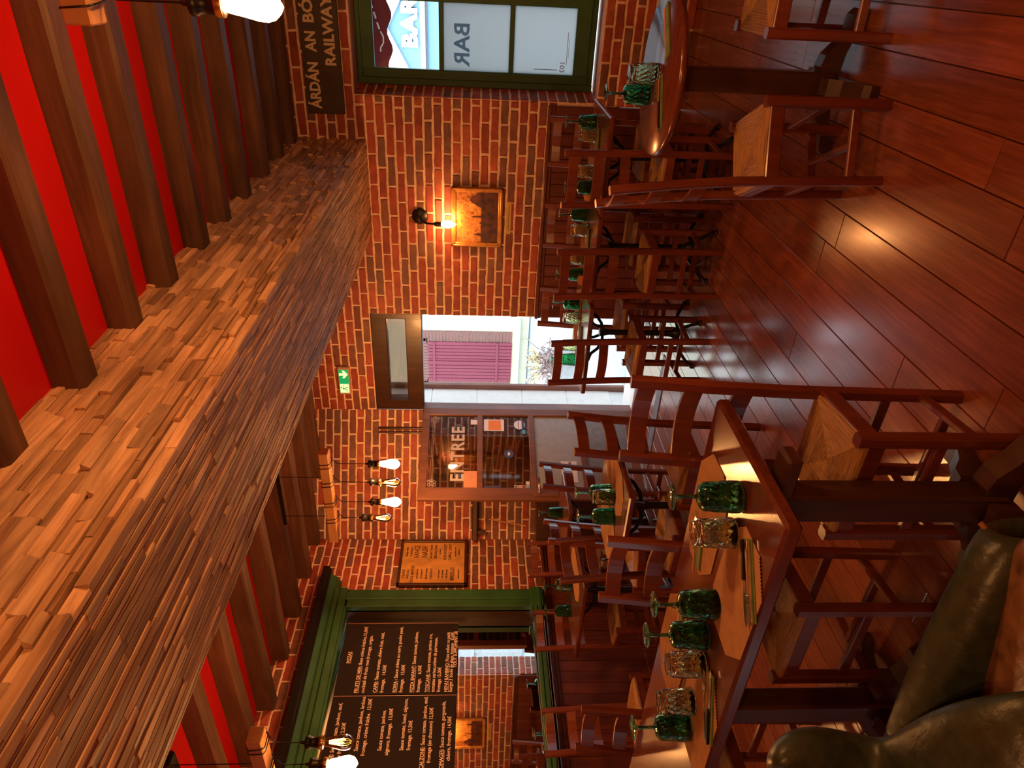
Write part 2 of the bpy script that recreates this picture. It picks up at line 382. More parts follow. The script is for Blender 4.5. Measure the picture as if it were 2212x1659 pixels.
# solid filling below the dado, right wall, back wall
MB().box((-1.63, YW+.07, .45), (1.58, .12, .91)).build('wall_front_base', M_PLAST)['kind'] = 'structure'
MB().box((XC-.07, 1.75, .40), (.12, 5.3, .80)).box((XC-.36, 2.7, 1.65), (.08, 2.2, 1.8)).build('wall_left_base', M_PLAST)['kind'] = 'structure'
MB().box((2.66, 1.8, 1.4), (.12, 7.4, 3.0)).build('wall_right', M_PLAST)['kind'] = 'structure'
MB().box((-.8, -1.3, 1.4), (7.2, .12, 3.0)).build('wall_back', M_PLAST)['kind'] = 'structure'
MB().box((1.66, YW+.06, 1.43), (2.0, .12, 2.86)).build('wall_front_right', M_PLAST)['kind'] = 'structure'

# ------------------------------------------------------------------ floor
floor = empty('floor', (0, 0, 0), kind='structure')
MB().box((-.85, 1.85, -.05), (7.2, 6.5, .07)).build('subfloor', M_DARKW, floor)
PWD = .1385
x = -4.36; rg = random.Random(3); _pl = {}
n_pl = 0
rows = []
while x < 2.6:
    y = -1.25-rg.uniform(0, 1.2)
    while y < YW+.02:
        L_ = rg.choice([1.1, 1.35, 1.6, 1.85]); y1 = min(y+L_, YW+.05); y0 = max(y, -1.25)
        if y1-y0 > .05: rows.append((x, y0, y1))
        y = y+L_
    x += PWD
for (x, y0, y1) in rows:
    key = round(y1-y0, 2)
    if key not in _pl: _pl[key] = MB().box((0, 0, -.009), (PWD-.0028, key-.003, .018), ch=.0016).mesh('plank', M_FLOOR)
    link('plank', _pl[key], floor, (x+PWD/2, (y0+y1)/2, rg.uniform(-.0004, .0004)))
for nm, y0, y1 in (('threshold_strip', 4.80, 4.94), ('threshold_strip', 4.22, 4.33)):
    MB().box((-2.9, (y0+y1)/2, .003), (1.0, y1-y0, .006), ch=.002).build(nm, plain('slate_strip', (.13, .14, .17), .6) if 'slate_strip' not in MATS else MATS['slate_strip'], floor)

# ------------------------------------------------------------------ ceiling with joists, clad beam
ceil = empty('ceiling', (0, 0, 0), kind='structure')
def cz_(y): return 2.505+.027*(y-1.4)
mbc = MB()
mbc.add([(-1.12, -1.3, cz_(-1.3)+.085), (2.7, -1.3, cz_(-1.3)+.085), (2.7, 5.1, cz_(5.1)+.085), (-1.12, 5.1, cz_(5.1)+.085),
         (-1.12, -1.3, 2.9), (2.7, -1.3, 2.9), (2.7, 5.1, 2.9), (-1.12, 5.1, 2.9)],
        [(0, 3, 2, 1), (4, 5, 6, 7), (0, 1, 5, 4), (1, 2, 6, 5), (2, 3, 7, 6), (3, 0, 4, 7)])
mbc.box((-2.95, 1.85, 2.84), (2.95, 6.5, .08))
mbc.build('painted_boards', M_RED, ceil)
jr = random.Random(5)
def joist(x0, x1, y, zb, w=.094, h=.115):
    mb = MB(); nseg = 14; vs = []; fs = []
    for i in range(nseg+1):
        x = x0+(x1-x0)*i/nseg; a, b_ = jr.uniform(-.004, .004), jr.uniform(-.004, .004)
        for (dy, dz) in ((-w/2+a, h), (-w/2+a, .012), (-w/2+.012+a, b_), (w/2-.012+b_, b_), (w/2+b_, .012), (w/2+b_, h)):
            vs.append((x-(x0+x1)/2, dy, dz))
    for i in range(nseg):
        for k in range(6): fs.append((i*6+k, (i+1)*6+k, (i+1)*6+(k+1) % 6, i*6+(k+1) % 6))
    mb.add(vs, fs); mb.add(vs[:6], [tuple(range(6))[::-1]]); mb.add(vs[-6:], [tuple(range(6))])
    return mb.build('joist', M_JOIST, ceil, ((x0+x1)/2, y, zb))
for y in (-.83, -.45, -.08, .30, .66, 1.03, 1.39, 1.765, 2.125, 2.475, 2.87, 3.205, 3.58, 4.005, 4.385, 4.77):
    joist(-1.11, 2.6, y, cz_(y), h=.118)
for y in (-.75, -.35, .05, .46, .87, 1.29, 1.70, 2.09, 2.47, 2.85, 3.23, 3.61, 3.99, 4.36, 4.70):
    joist(-4.32, -1.75, y, 2.685, h=.125)
BX0, BX1, BZ = -1.755, -1.10, 2.155
beam = empty('clad_beam', (0, 0, 0), kind='structure')
MB().box(((BX0+BX1)/2, 1.8, 2.50), (BX1-BX0-.03, 6.3, .66)).build('beam_core', M_DARKW, beam)
br = random.Random(11); strips = []
def strip_mesh(l, h, t, var):
    """slightly tilted split strip, local x out of the face, y along the beam, z across"""
    rg = random.Random(int(l*1000)*31+var); mb = MB(); n = 3; vs = []; fs = []
    tl = rg.uniform(-.35, .35)*t
    for i in range(n+1):
        y = -l/2+l*i/n; w = rg.uniform(-.0012, .0012)
        a = t+w-tl; b_ = t+w+tl
        for (x, z) in ((-.012, -h/2), (a-.0015, -h/2+.0006), (a, -h/2+.002), (b_, h/2-.002), (b_-.0015, h/2-.0006), (-.012, h/2)):
            vs.append((x, y, z))
    for i in range(n):
        for k in range(5): fs.append((i*6+k, i*6+k+1, (i+1)*6+k+1, (i+1)*6+k))
    mb.add(vs, fs); mb.add(vs[:6], [tuple(range(6))]); mb.add(vs[-6:], [tuple(range(6))[::-1]]); return mb.mesh('strip', M_STRIP)
_sm = {}
def lay(face):
    rows_ = []
    span = (BZ, 2.72) if face == 'side' else (BX0, BX1)
    a = span[0]; top = span[1]
    while a < top-.008:
        h = br.choice([.020, .026, .030, .034, .040] if face == 'side' else [.015, .019, .023, .028]); h = min(h, top-a); y = -1.2+br.uniform(-.2, 0)
        while y < YW:
            l = br.choice([.07, .10, .13, .16, .20, .26] if face == 'side' else [.16, .22, .30, .40]); y1 = min(y+l, YW); t = br.choice([.003, .006, .010, .014, .018])
            if face == 'bottom': t *= .28
            if y1-y > .02: strips.append((face, y, y1, a, a+h, t, br.randrange(4)))
            y = y1
        a += h
lay('side'); lay('bottom')
def sdist(s):
    f, y0, y1, a, b_, t, v = s; c = (BX1, (y0+y1)/2, (a+b_)/2) if f == 'side' else ((a+b_)/2, (y0+y1)/2, BZ)
    d = Vector(c)-Vector((0, 0, CH)); dep = d.dot(fwd); U = FPX*d.dot(r_)/dep if dep > .1 else 1e9; V = FPX*d.dot(u_)/dep if dep > .1 else 1e9
    return dep if (abs(U) < 860 and abs(V) < 1130 and dep > .1) else 50+abs(dep)
strips.sort(key=sdist)
restm = MB()
for i, (f, y0, y1, a, b_, t, v) in enumerate(strips):
    l, h = round(y1-y0, 2), round(b_-a, 3); key = (l, h, t, v)
    if key not in _sm: _sm[key] = strip_mesh(l-.0010, h-.0020, t, v)
    if f == 'side': M = T((BX1-.004, (y0+y1)/2, (a+b_)/2))
    else: M = T(((a+b_)/2, (y0+y1)/2, BZ+.004)) @ Matrix.Rotation(PI/2, 4, 'Y')
    if i < 300: link('strip', _sm[key], beam, mat=M)
    else:
        me = _sm[key]; restm.add([M @ vv.co for vv in me.vertices], [tuple(p.vertices) for p in me.polygons])
o = restm.build('strip_remainder', None, beam); o['kind'] = 'stuff'
# colour of joined strips varies piece by piece
m2 = M_STRIP.copy(); m2.name = 'cladding_wood_joined'; nt = m2.node_tree
oi = [n for n in nt.nodes if n.type == 'OBJECT_INFO'][0]; geo = nt.nodes.new('ShaderNodeNewGeometry')
for l in list(nt.links):
    if l.from_node == oi: nt.links.new(geo.outputs['Random Per Island'], l.to_socket)
o.data.materials.clear(); o.data.materials.append(m2)
for o_ in [c for c in bpy.data.objects if c.name.startswith('brick_remainder')]:
    if 'brick_joined' not in MATS:
        mm = M_BRICK.copy(); MATS['brick_joined'] = mm; nt = mm.node_tree; oi = [n for n in nt.nodes if n.type == 'OBJECT_INFO'][0]; geo = nt.nodes.new('ShaderNodeNewGeometry')
        for l in list(nt.links):
            if l.from_node == oi: nt.links.new(geo.outputs['Random Per Island'], l.to_socket)
    o_.data.materials.clear(); o_.data.materials.append(MATS['brick_joined'])

# ------------------------------------------------------------------ wainscots
def wainscot(name, o, ang, length, top, pw=.088, cap=True):
    root = empty(name, (o[0], o[1], 0), ang, kind='structure'); n = int(length/pw); w = length/n
    me = MB().box((0, -.007, top/2-.02), (w-.003, .014, top-.05), ch=.003).mesh('plank', M_WAIN)
    for i in range(n): link('plank', me, root, ((i+.5)*w, -random.uniform(0, .0015), 0))
    MB().box((length/2, -.022, top-.012), (length, .045, .024), ch=.005).box((length/2, -.014, top-.036), (length, .028, .028), ch=.005).build('cap_rail', M_WAIN, root)
    MB().box((length/2, -.012, .05), (length, .024, .10), ch=.004).build('skirting', M_WAIN, root)
    return root
wainscot('wall_front_wainscot', (-2.424, YW), 0, 1.60, .911)
wainscot('wall_left_wainscot', (XC, -.9), PI/2, YC+.9, .797)
wainscot('wall_front_left_wainscot', (XC, YC), ca, .42, .797)

# ------------------------------------------------------------------ window_1 (green casement) and its view
win = empty('window_1', (-.765, 5.20, .595), kind='structure')
W_, H_ = 1.23, 1.62
MB().box((W_/2, 0, H_-.03), (W_, .07, .06), ch=.006).box((W_/2, 0, .03), (W_, .07, .06), ch=.006).box((.025, 0, H_/2), (.052, .076, H_+.004), ch=.006).box((W_-.025, 0, H_/2), (.052, .076, H_+.004), ch=.006).build('window_frame', M_GREEN, win)
for si, sx in enumerate((.045, .045+.575)):
    sash = MB(); sw = .56
    sash.box((sx+.03, -.03, H_/2), (.06, .05, H_-.07), ch=.005).box((sx+sw-.045, -.03, H_/2), (.09, .05, H_-.07), ch=.005)
    for zz, hh in ((H_-.075, .085), (.09, .10)): sash.box((sx+sw/2, -.03, zz), (sw-.02, .044, hh), ch=.005)
    for zz in (1.047, .571): sash.box((sx+sw/2, -.03, zz), (sw, .034, .032), ch=.004)
    so = sash.build('sash', M_GREEN, win)
    if si == 0:
        MB().box((sx+sw-.03, -.062, .80), (.03, .02, .12), ch=.006).tube([(sx+sw-.03, -.07, .80), (sx+sw-.03, -.095, .80), (sx+sw-.03, -.10, .73)], .007).build('window_handle', M_GREEN, so)
        for zz in (.95, .69): MB().tube([(sx+sw-.02, -.05, zz), (sx+sw-.02, -.062, zz)], .004).build('screw', M_BRASS, so)
    for (z0, z1, mm) in ((1.06, 1.52, M_PANE), (.585, 1.035, M_FROST), (.13, .56, M_FROST)):
        MB().box((sx+sw/2, -.028, (z0+z1)/2), (sw-.10, .004, z1-z0+.02)).build('pane', mm, so)
M_INKB = frosted('blue_grey_film', (.45, .60, .70))
me = text_mesh('BAR', .145, M_INKB, 'CENTER', .0005, .003)
link('lettering', me, win, mat=T((.27, -.035, .86)) @ Matrix.Rotation(PI/2, 4, 'X') @ Matrix.Scale(-1, 4, (1, 0, 0)))
M_INKR = plain('dark_red_film', (.20, .03, .04), .7)
me = text_mesh('102', .05, M_INKR, 'CENTER', .0005)
link('lettering', me, win, mat=T((.155, -.035, .20)) @ Matrix.Rotation(PI/2, 4, 'X') @ Matrix.Scale(-1, 4, (1, 0, 0)))
MB().box((.135, -.035, .33), (.004, .001, .16)).box((.27, -.035, .19), (.20, .001, .003)).box((.27, -.035, .18), (.12, .001, .002)).build('film_line', M_INKR, win)

# awning with scalloped valance outside the window
aw = empty('awning', (-.15, 5.9, 2.09), label='burgundy scalloped shop awning hanging outside the green window', cat='awning')
M_AWN = plain('burgundy_canvas', (.14, .012, .016), .8)
poly = []
zt, zl = .32, -.02
nsc = 60
for i in range(nsc+1):
    x_ = -1.1+2.2*i/nsc; poly.append((x_, zl-.020*math.cos(x_*2*PI/.235)))
poly = [(-1.1, zt)]+poly+[(1.1, zt)]
MB().prism(poly, -.006, .006, Matrix.Rotation(PI/2, 4, 'X')).build('valance', M_AWN, aw)
MB().prism([(0, 0), (-.7, .5), (-.7, .52), (0, .03)], -1.1, 1.1, frame_m((0, 0, .28), (0, 1, 0), (0, 0, 1), (1, 0, 0))).build('canopy', M_AWN, aw)
sw = MB()
pts = [(-.49, .055), (-.46, .052), (-.43, .030), (-.385, .028), (-.35, .048), (-.33, .030)][:5]
sw.tube([(x_, -.010, z_) for x_, z_ in pts], .006, 6)
for k in range(4): sw.tube([(-.335+.07*k, -.010, .055+.022*k), (-.29+.07*k, -.010, .070+.022*k)], .007, 6)
sw.build('painted_scroll', M_WHITE, aw)
# far blue building with its lettering
bl = empty('blue_shopfront', (-1.1, 14.0, 0), label='pale blue building with white letters and gable seen through the upper window pane', cat='building')
M_BLUE = plain('blue_render', (.33, .60, .82), .8, noise_amt=.03)
M_CRW = plain('cream_render', (.80, .78, .56), .8, noise_amt=.04)
MB().prism([(-1.5, 0), (1.7, 0), (1.7, 2.1), (0, 3.00), (-1.5, 2.18)], 0, .3, Matrix.Rotation(PI/2, 4, 'X')).build('wall', M_BLUE, bl)
mb = MB()
for a_, b_ in (((-1.6, 2.15), (0, 3.03)), ((0, 3.03), (1.8, 2.07))): mb.sweep([(a_[0], -.35, a_[1]), (b_[0], -.35, b_[1])], .10, .09, (0, 1, 0))
mb.build('roof_edge', M_WHITE, bl)
MB().box((.1, -.36, 2.36), (3.3, .12, .085), ch=.01).build('cornice', M_CRW, bl)
MB().box((.1, -.33, 2.30), (3.3, .06, .03)).build('gutter', plain('grey_zinc', (.25, .27, .30), .6), bl)
me = text_mesh('BAR', .37, M_WHITE, 'LEFT', .02, .022, 1.1, 1.08); link('lettering', me, bl, mat=T((-.30, -.33, 2.475)) @ Matrix.Rotation(PI/2, 4, 'X'))
cb = empty('cream_building', (-2.0, 17.0, 0), label='tall cream rendered building behind the pale blue shop', cat='building')
MB().box((1.5, 0, 3), (8, .4, 6)).build('wall', M_CRW, cb)

# ------------------------------------------------------------------ door_1: opening, transom, stone reveal, open glazed leaf
dfr = empty('door_1_frame', (0, 0, 0), kind='structure')
mb = MB(); fy = YW+.06
mb.box((-2.882, fy, 2.158), (.92, .10, .125), ch=.006).box((-2.882, fy, 1.878), (.92, .10, .135), ch=.006).box((-2.449, fy, 2.015), (.052, .106, .404), ch=.006).box((-3.295, fy, 2.015), (.092, .106, .404), ch=.006)
mb.build('transom_frame', M_DARKW, dfr)
MB().box((-2.87, fy, 2.02), (.78, .006, .15)).build('transom_pane', thin_glass('transom_glass', (.65, .55, .5), .35, .08), dfr)
MB().box((-3.325, YW+.03, .91), (.03, .10, 1.82), ch=.005).build('jamb', M_DOORW, dfr)
brick_wall('wall_doorway_reveal', (-2.424, 5.215), -PI/2, .25, 0, 2.22, z_ref=-.007, shift=.06)
MB().box((-3.50, 5.30, 1.05), (.05, .46, 2.3)).build('stone_reveal', plain('white_stone', (.78, .78, .74), .8, noise_amt=.04), dfr)
for k in range(5): MB().box((-3.472, 5.30, .30+.42*k), (.006, .46, .410), ch=.002).build('stone', MATS['white_stone'], dfr)
MB().box((-3.452, 5.53, 1.05), (.055, .05, 2.3), ch=.008).build('outer_post', M_DOORW, dfr)
MB().box((-2.9, 5.13, -.03), (1.2, .36, .06), ch=.006).build('doorstep', MATS['white_stone'], dfr)
MB().box((-2.9, 5.125, 2.298), (1.3, .3, .165)).build('lintel', M_PLAST, dfr)
# the leaf
hx, hy = -3.312, 4.93; ex, ey = -3.60, 4.08
dl = math.hypot(ex-hx, ey-hy); da = math.atan2(ey-hy, ex-hx)
door = empty('door_1', (hx, hy, 0), da, kind='structure')
mb = MB(); DT = 1.815; st = .075
mb.box((st/2, 0, DT/2), (st, .04, DT), ch=.005).box((dl-.055, 0, DT/2), (.11, .04, DT), ch=.005)
for (z0, z1) in ((1.752, DT), (1.305, 1.352), (.872, .918), (.45, .50), (.01, .09)): mb.box((dl/2, 0, (z0+z1)/2), (dl-.02, .038, z1-z0), ch=.004)
mb.build('door_frame', M_DOORW, door)
for i, (z0, z1, mm) in enumerate(((1.352, 1.752, M_DPANE), (.918, 1.305, M_DPANE), (.50, .872, plain('grey_privacy_film', (.34, .35, .36), .3, noise_amt=.06)), (.09, .45, plain('grey_kick_panel', (.22, .22, .23), .35)))):
    MB().box((dl/2, 0, (z0+z1)/2), (dl-.14, .006, z1-z0+.01)).build('pane', mm, door)
# face seen by the camera is local -y or +y : camera side
side = 1 if (Matrix.Rotation(da, 3, 'Z') @ Vector((0, 1, 0))).dot(Vector((0, 0, 1.4))-Vector((hx, hy, 0))) > 0 else -1
def on_door(u, z, off=.006):
    # reading direction runs to the viewer's right, i.e. from the free edge to the hinge
    return frame_m((u, side*off, z), (-1, 0, 0), (0, 0, 1), (0, side, 0))
M_LET = plain('pale_window_lettering', (.62, .52, .46), .6)
me = text_mesh('ENTREE', .150, M_LET, 'CENTER', .0005, .0035, .95, 1.12); link('lettering', me, door, mat=on_door(dl/2+.01, 1.46))
def sticker(u, z, w, h, m, nm='sticker', off=.006):
    return MB().box((0, 0, 0), (w, h, .001)).build(nm, m, door, M=on_door(u, z, off))
M_ORG = plain('orange_print', (.85, .22, .02), .5, noise_amt=.03); M_CARD = plain('salmon_card', (.72, .33, .18), .7, noise_amt=.04)
M_SW = plain('sticker_white', (.75, .70, .68), .5, noise_amt=.02); M_SN = plain('sticker_navy', (.06, .07, .16), .4); M_SB = plain('sticker_blue', (.10, .35, .55), .4)
sticker(dl-.19, 1.385, .16, .145, M_CARD, 'card'); sticker(.14, 1.38, .05, .055, M_SW)
sticker(.17, 1.21, .12, .17, M_SW); sticker(.17, 1.205, .10, .105, M_ORG, off=.0075)
def disc(u, z, r, m, off=.006, nm='sticker'): MB().lathe([(r, 0), (r, .001)], 20).build(nm, m, door, M=on_door(u, z, off))
disc(.165, .99, .052, M_SN); disc(.165, .995, .046, M_SW, .0075); sticker(.165, .965, .075, .02, M_SN, off=.009)
me = text_mesh('Recommandé', .014, M_SN, 'CENTER'); link('lettering', me, door, mat=on_door(.165, 1.0, .0085))
sticker(.235, .96, .045, .03, M_SB); disc(.46, 1.09, .042, M_SN); sticker(.46, 1.09, .03, .02, M_SW, off=.0078)
sticker(dl-.125, 1.23, .018, .13, M_SN)
for k in range(4): sticker(dl-.125, 1.04-.032*k, .028, .026, (M_SW, M_SW, M_CARD, M_SW)[k]); sticker(dl-.125, 1.04-.032*k, .016, .014, (M_SN, M_ORG, M_SN, M_SB)[k], off=.0078)
sticker(dl-.16, .945, .03, .03, M_SW)
o = sticker(dl-.27, .60, .20, .13, M_SW, 'notice'); 
me = text_mesh('C\'EST ICI\nQU\'ON MANGE', .026, M_SN, 'CENTER', off=.0005); link('lettering', me, door, mat=on_door(dl-.27, .61, .0085))
MB().tube([(dl-.055, side*.02, .86), (dl-.055, side*.065, .86), (dl-.17, side*.07, .86)], .010).build('door_handle', M_STEEL, door)
MB().box((dl-.055, side*.024, .80), (.05, .01, .20), ch=.003).build('lock_plate', M_DOORW, door)
# corner floral ornaments and border lines of the top pane
orn = MB()
for (u, z) in ((.12, 1.71), (dl-.15, 1.71)):
    for k in range(6):
        a_ = k*PI/3; orn.tube([(u+.026*math.cos(a_)+.012*math.cos(t_), side*.007, z+.026*math.sin(a_)+.012*math.sin(t_)) for t_ in [j*PI/4 for j in range(8)]], .0016, 4, closed=True)
for dz in (0, .012): orn.tube([(.10, side*.007, 1.725-dz), (dl-.13, side*.007, 1.725-dz)], .0012, 4)
orn.build('etched_ornament', M_LET, door)

# ------------------------------------------------------------------ street outside
MB().box((0, 16, -.11), (60, 22.2, .12)).build('street', plain('pale_street', (.40, .47, .52), .85, noise_amt=.05, scale=.7))
tag(bpy.data.objects['street'], kind='structure')
hs = empty('house_across_street', (-9.56, 15.6, 0), label='cream house across the street with brick-edged window', cat='house')
MB().box((1.0, .15, 2.6), (14, .3, 5.2)).build('wall', M_CRW, hs)
def hb(x, z): return (x, -.02, z)
# positions measured on that facade
SX0, SX1, SZ0, SZ1 = .02, 1.20, .39, 2.54
bw = MB(); q = 0
for k in range(int((SZ1-SZ0+.30)/.085)):
    z_ = SZ0+.085*k+.04
    for sx in (SX0-.15, SX1+.15):
        w_ = .34 if k % 2 else .28
        MB_ = 0; bw.box((sx+(.03 if sx < SX0 else -.03)*(k % 2), -.02, z_), (w_, .06, .070))
    if z_ > SZ1:
        pass
bw2 = MB()
for k in range(16): bw2.box((SX0-.02+.083*k, -.02, SZ1+.14), (.070, .06, .24))
bw.build('brick_quoins', M_BRICK_OUT, hs)['kind'] = 'stuff'
o = bw2.build('brick_arch', M_BRICK_OUT, hs); o['kind'] = 'stuff'
M_SHUT = plain('raspberry_shutter', (.24, .035, .060), .6, noise_amt=.06)
for s_ in (0, 1):
    x0 = SX0+(SX1-SX0)/2*s_; w_ = (SX1-SX0)/2
    sh = empty('shutter', (x0, -.06, SZ0)); sh.parent = hs
    for k in range(6): MB().box((w_*(k+.5)/6, 0, (SZ1-SZ0)/2), (w_/6-.012, .03, SZ1-SZ0), ch=.004).build('board', M_SHUT, sh)
    for zz in (.38, 2.0): MB().box((w_/2, -.03, zz), (w_*.98, .025, .06), ch=.005).build('batten', M_SHUT, sh)
MB().box(((SX0+SX1)/2, -.09, (SZ0+SZ1)/2), (.06, .02, SZ1-SZ0)).build('cover_strip', M_SHUT, hs)
MB().box(((SX0+SX1)/2-.3, -.10, .26), (3.2, .3, .12), ch=.02).build('sill', M_WHITE, hs)
fe = empty('corrugated_fence', (5.6, 13.2, 0), -.25, label='grey corrugated fence beyond the street, seen only in the wall mirror', cat='fence')
fb = MB(); fpts = []
for k in range(61): fpts.append((-3+.1*k, .03 if k % 2 else -.03))
fb.prism(fpts+[(x_, y_+.01) for x_, y_ in fpts[::-1]], 0, 1.25).build('sheet', plain('fence_grey', (.50, .52, .50), .7), fe)
MB().box((0, 0, 1.28), (6.1, .1, .06)).build('top_rail', MATS['fence_grey'], fe)
lb = empty('grey_building', (5.2, 15.5, 0), -.25, label='pale grey shop building with white letters, seen only in the wall mirror', cat='building')
MB().box((0, 0, 2.2), (9, .3, 4.4)).build('wall', plain('grey_facade', (.55, .58, .60), .8), lb)
MB().box((0, -.2, 2.05), (9, .1, .55)).build('fascia', plain('slate_fascia', (.28, .32, .36), .7), lb)
link('lettering', text_mesh('C b C b', .42, M_WHITE, 'CENTER', .01, .01, 1, 1.6), lb, mat=T((0, -.26, 1.92)) @ Matrix.Rotation(PI/2, 4, 'X'))
# dry flowering bush in front of the house
bush = empty('flowering_bush', (-4.62, 8.0, 0), label='dry blooming bush in a tub outside the open entrance', cat='bush')
MB().lathe([(.17, 0), (.22, .24), (.24, .26), (.20, .26), (.17, .20)], 20).build('tub', plain('grey_tub', (.45, .45, .43), .8), bush)
rb = random.Random(4); st_ = MB(); lf = MB(); lf2 = MB()
for k in range(46):
    a_ = rb.uniform(0, 2*PI); sp = rb.uniform(.05, .36); h_ = rb.uniform(.02, .40); b0 = Vector((rb.uniform(-.1, .1), rb.uniform(-.1, .1), .22))
    tip = Vector((sp*math.cos(a_), sp*math.sin(a_), .30+h_)); mid = (b0+tip)/2+Vector((0, 0, .08)); st_.tube([b0, mid, tip], .004, 4)
    for j in range(16):
        t_ = rb.uniform(.35, 1.05); p_ = b0.lerp(tip, t_)+Vector([rb.uniform(-.06, .06) for _ in range(3)])
        d1 = Vector([rb.uniform(-1, 1) for _ in range(3)]).normalized()*.028; d2 = d1.cross(Vector([rb.uniform(-1, 1) for _ in range(3)])).normalized()*.014
        (lf if p_.z > .50 else lf2).add([p_-d1, p_+d2, p_+d1, p_-d2], [(0, 1, 2, 3)])
st_.build('stems', plain('bush_stem', (.25, .17, .12), .8), bush)
o = lf.build('blossoms', plain('bush_blossom', (.75, .62, .34), .8, noise_amt=.3), bush); o['kind'] = 'stuff'
o = lf2.build('foliage', plain('bush_leaf', (.50, .36, .34), .8, noise_amt=.3), bush); o['kind'] = 'stuff'

# ------------------------------------------------------------------ mirror on the left wall, menu boards
MYAW = 5.1
mir = empty('green_framed_mirror', (XC, 1.7, 0), label='large wall mirror in a moulded green wooden frame above the left wainscot', cat='mirror')
XM = .07
fz0, fz1, my1 = .834, 2.45, 2.04           # frame spans local y 0..2.04  (world 1.7..3.74)
MB().box((-.27, my1/2, (fz0+fz1)/2), (.03, my1-.05, fz1-fz0-.02)).build('backing', M_DARKW, mir)
MB().box((0, .455, (.905+2.33)/2), (.006, 1.80, 2.33-.905)).build('mirror_glass', M_MIRROR, mir, M=T((.083, .55, 0)) @ Matrix.Rotation(R(MYAW), 4, 'Z'))
MB().box((-.01, my1-.15, 1.62), (.14, .03, 1.62)).build('recess_side', M_DARKW, mir)
def rail_lr(z0, z1, y0, y1, m=M_GREEN, nm='frame_rail', steps=((0, 1, .10), (.12, .55, .125), (.62, .9, .115))):
    mb = MB()
    for (a, b_, xx) in steps:
        za, zb = z0+(z1-z0)*a, z0+(z1-z0)*b_
        mb.box(((XM-.03+xx)/2, (y0+y1)/2, (za+zb)/2), (xx-XM+.05, y1-y0, zb-za), ch=.004)
    return mb.build(nm, m, mir)
rail_lr(2.325, 2.45, 0, my1); rail_lr(.834, .900, 0, my1)
for (y0, y1) in ((my1-.165, my1), (0, .12)):
    mb = MB(); mb.box((.075, (y0+y1)/2, 1.62), (.07, y1-y0, 1.62), ch=.005)
    mb.box((.082, (y0+y1)/2+.02, 1.62), (.08, (y1-y0)*.5, 1.60), ch=.006); mb.box((.082, (y0+y1)/2, .875), (.09, y1-y0+.02, .10), ch=.005)
    mb.build('frame_stile', M_GREEN, mir)
mb = MB()
cor = [(0, 0), (.05, 0), (.07, .02), (.10, .03), (.13, .07), (.14, .09), (0, .09)]
mb.prism(cor, -.02, my1+.14, frame_m((0, 0, 2.42), (1, 0, 0), (0, 0, 1), (0, 1, 0)))
mb.build('green_cornice', M_GREEN, mir)
MB().box((.075, my1/2+.09, 2.535), (.17, my1+.22, .055), ch=.006).box((.07, my1/2+.09, 2.50), (.15, my1+.19, .02), ch=.004).build('black_shelf', M_BLACK, mir)

def lines_mesh(lines, size, mat, width, height_top, x0=0.012, align='LEFT'):
    items = []; us = []
    for (txt, x, z, ul) in lines:
        me = text_mesh(txt, size, mat, align, .0003, .0002, .86); items.append((me, T((x, z, 0))))
        if ul:
            m2_ = text_mesh(ul, size, mat, align, .0003, 0, .86); w = max(v.co.x for v in m2_.vertices)
            bpy.data.meshes.remove(m2_); q = MB().box((w/2, 0, 0), (w, size*.05, .0008)).mesh('u', mat); items.append((q, T((x, z-size*.14, 0))))
    out = join_meshes(items, mat); 
    for me, _ in items: bpy.data.meshes.remove(me)
    return out
def menu(y0, y1, z0, z1, label, lines, size):
    t = empty('menu_board', (-4.200, y0, z0), label=label, cat='menu board')
    w, h = y1-y0, z1-z0
    MB().box((-.006, w/2, h/2), (.012, w, h), ch=.001).build('board', M_BOARD, t)
    MB().box((.001, w-.003, h/2), (.004, .006, h)).build('edge_strip', M_DOORW, t)
    me = lines_mesh(lines, size, M_CHALK, w, h); link('lettering', me, t, mat=frame_m((.0015, 0, 0), (0, 1, 0), (0, 0, 1), (1, 0, 0)))
    return t
S_ = .043
L1 = [('PIZZAS', .24, .745, 'PIZZAS'),
 ('FRUITS DE MER: Base crème fraîche,15,00€', .012, .660, 'FRUITS DE MER'), ('cocktail de fruits mer,fromage, origan.', .012, .615, None),
 ('CAPRI: Sauce tomate, chèvre frais, miel,', .012, .535, 'CAPRI'), ('fromage.   14,50€', .012, .490, None),
 ('ROMA : Sauce crème au curry, poulet pané,', .012, .405, 'ROMA'), ('fromage.   15,00€', .012, .362, None),
 ('PIZZA ENFANT: Sauce tomate, jambon,', .012, .290, 'PIZZA ENFANT'), ('fromage.    6,00€', .012, .247, None),
 ('TOSCANE: Sauce tomate, jambon cru,', .012, .188, 'TOSCANE'), ('tomates cerises,crème de parmesan,', .012, .148, None), ('fromage 15,00€', .012, .110, None),
 ('MENU BAMBINO: Pizza enfant ou petit', .012, .060, 'MENU BAMBINO'), ('burger,1 boule de glace, boisson   8,50€', .012, .030, None), ('TOUT SUPPLEMENT 2€', .20, .004, None)]
menu(2.83, 3.408, 1.475, 2.29, 'black menu board with chalk-white pizza list, on the right half of the mirror', L1, .0345)
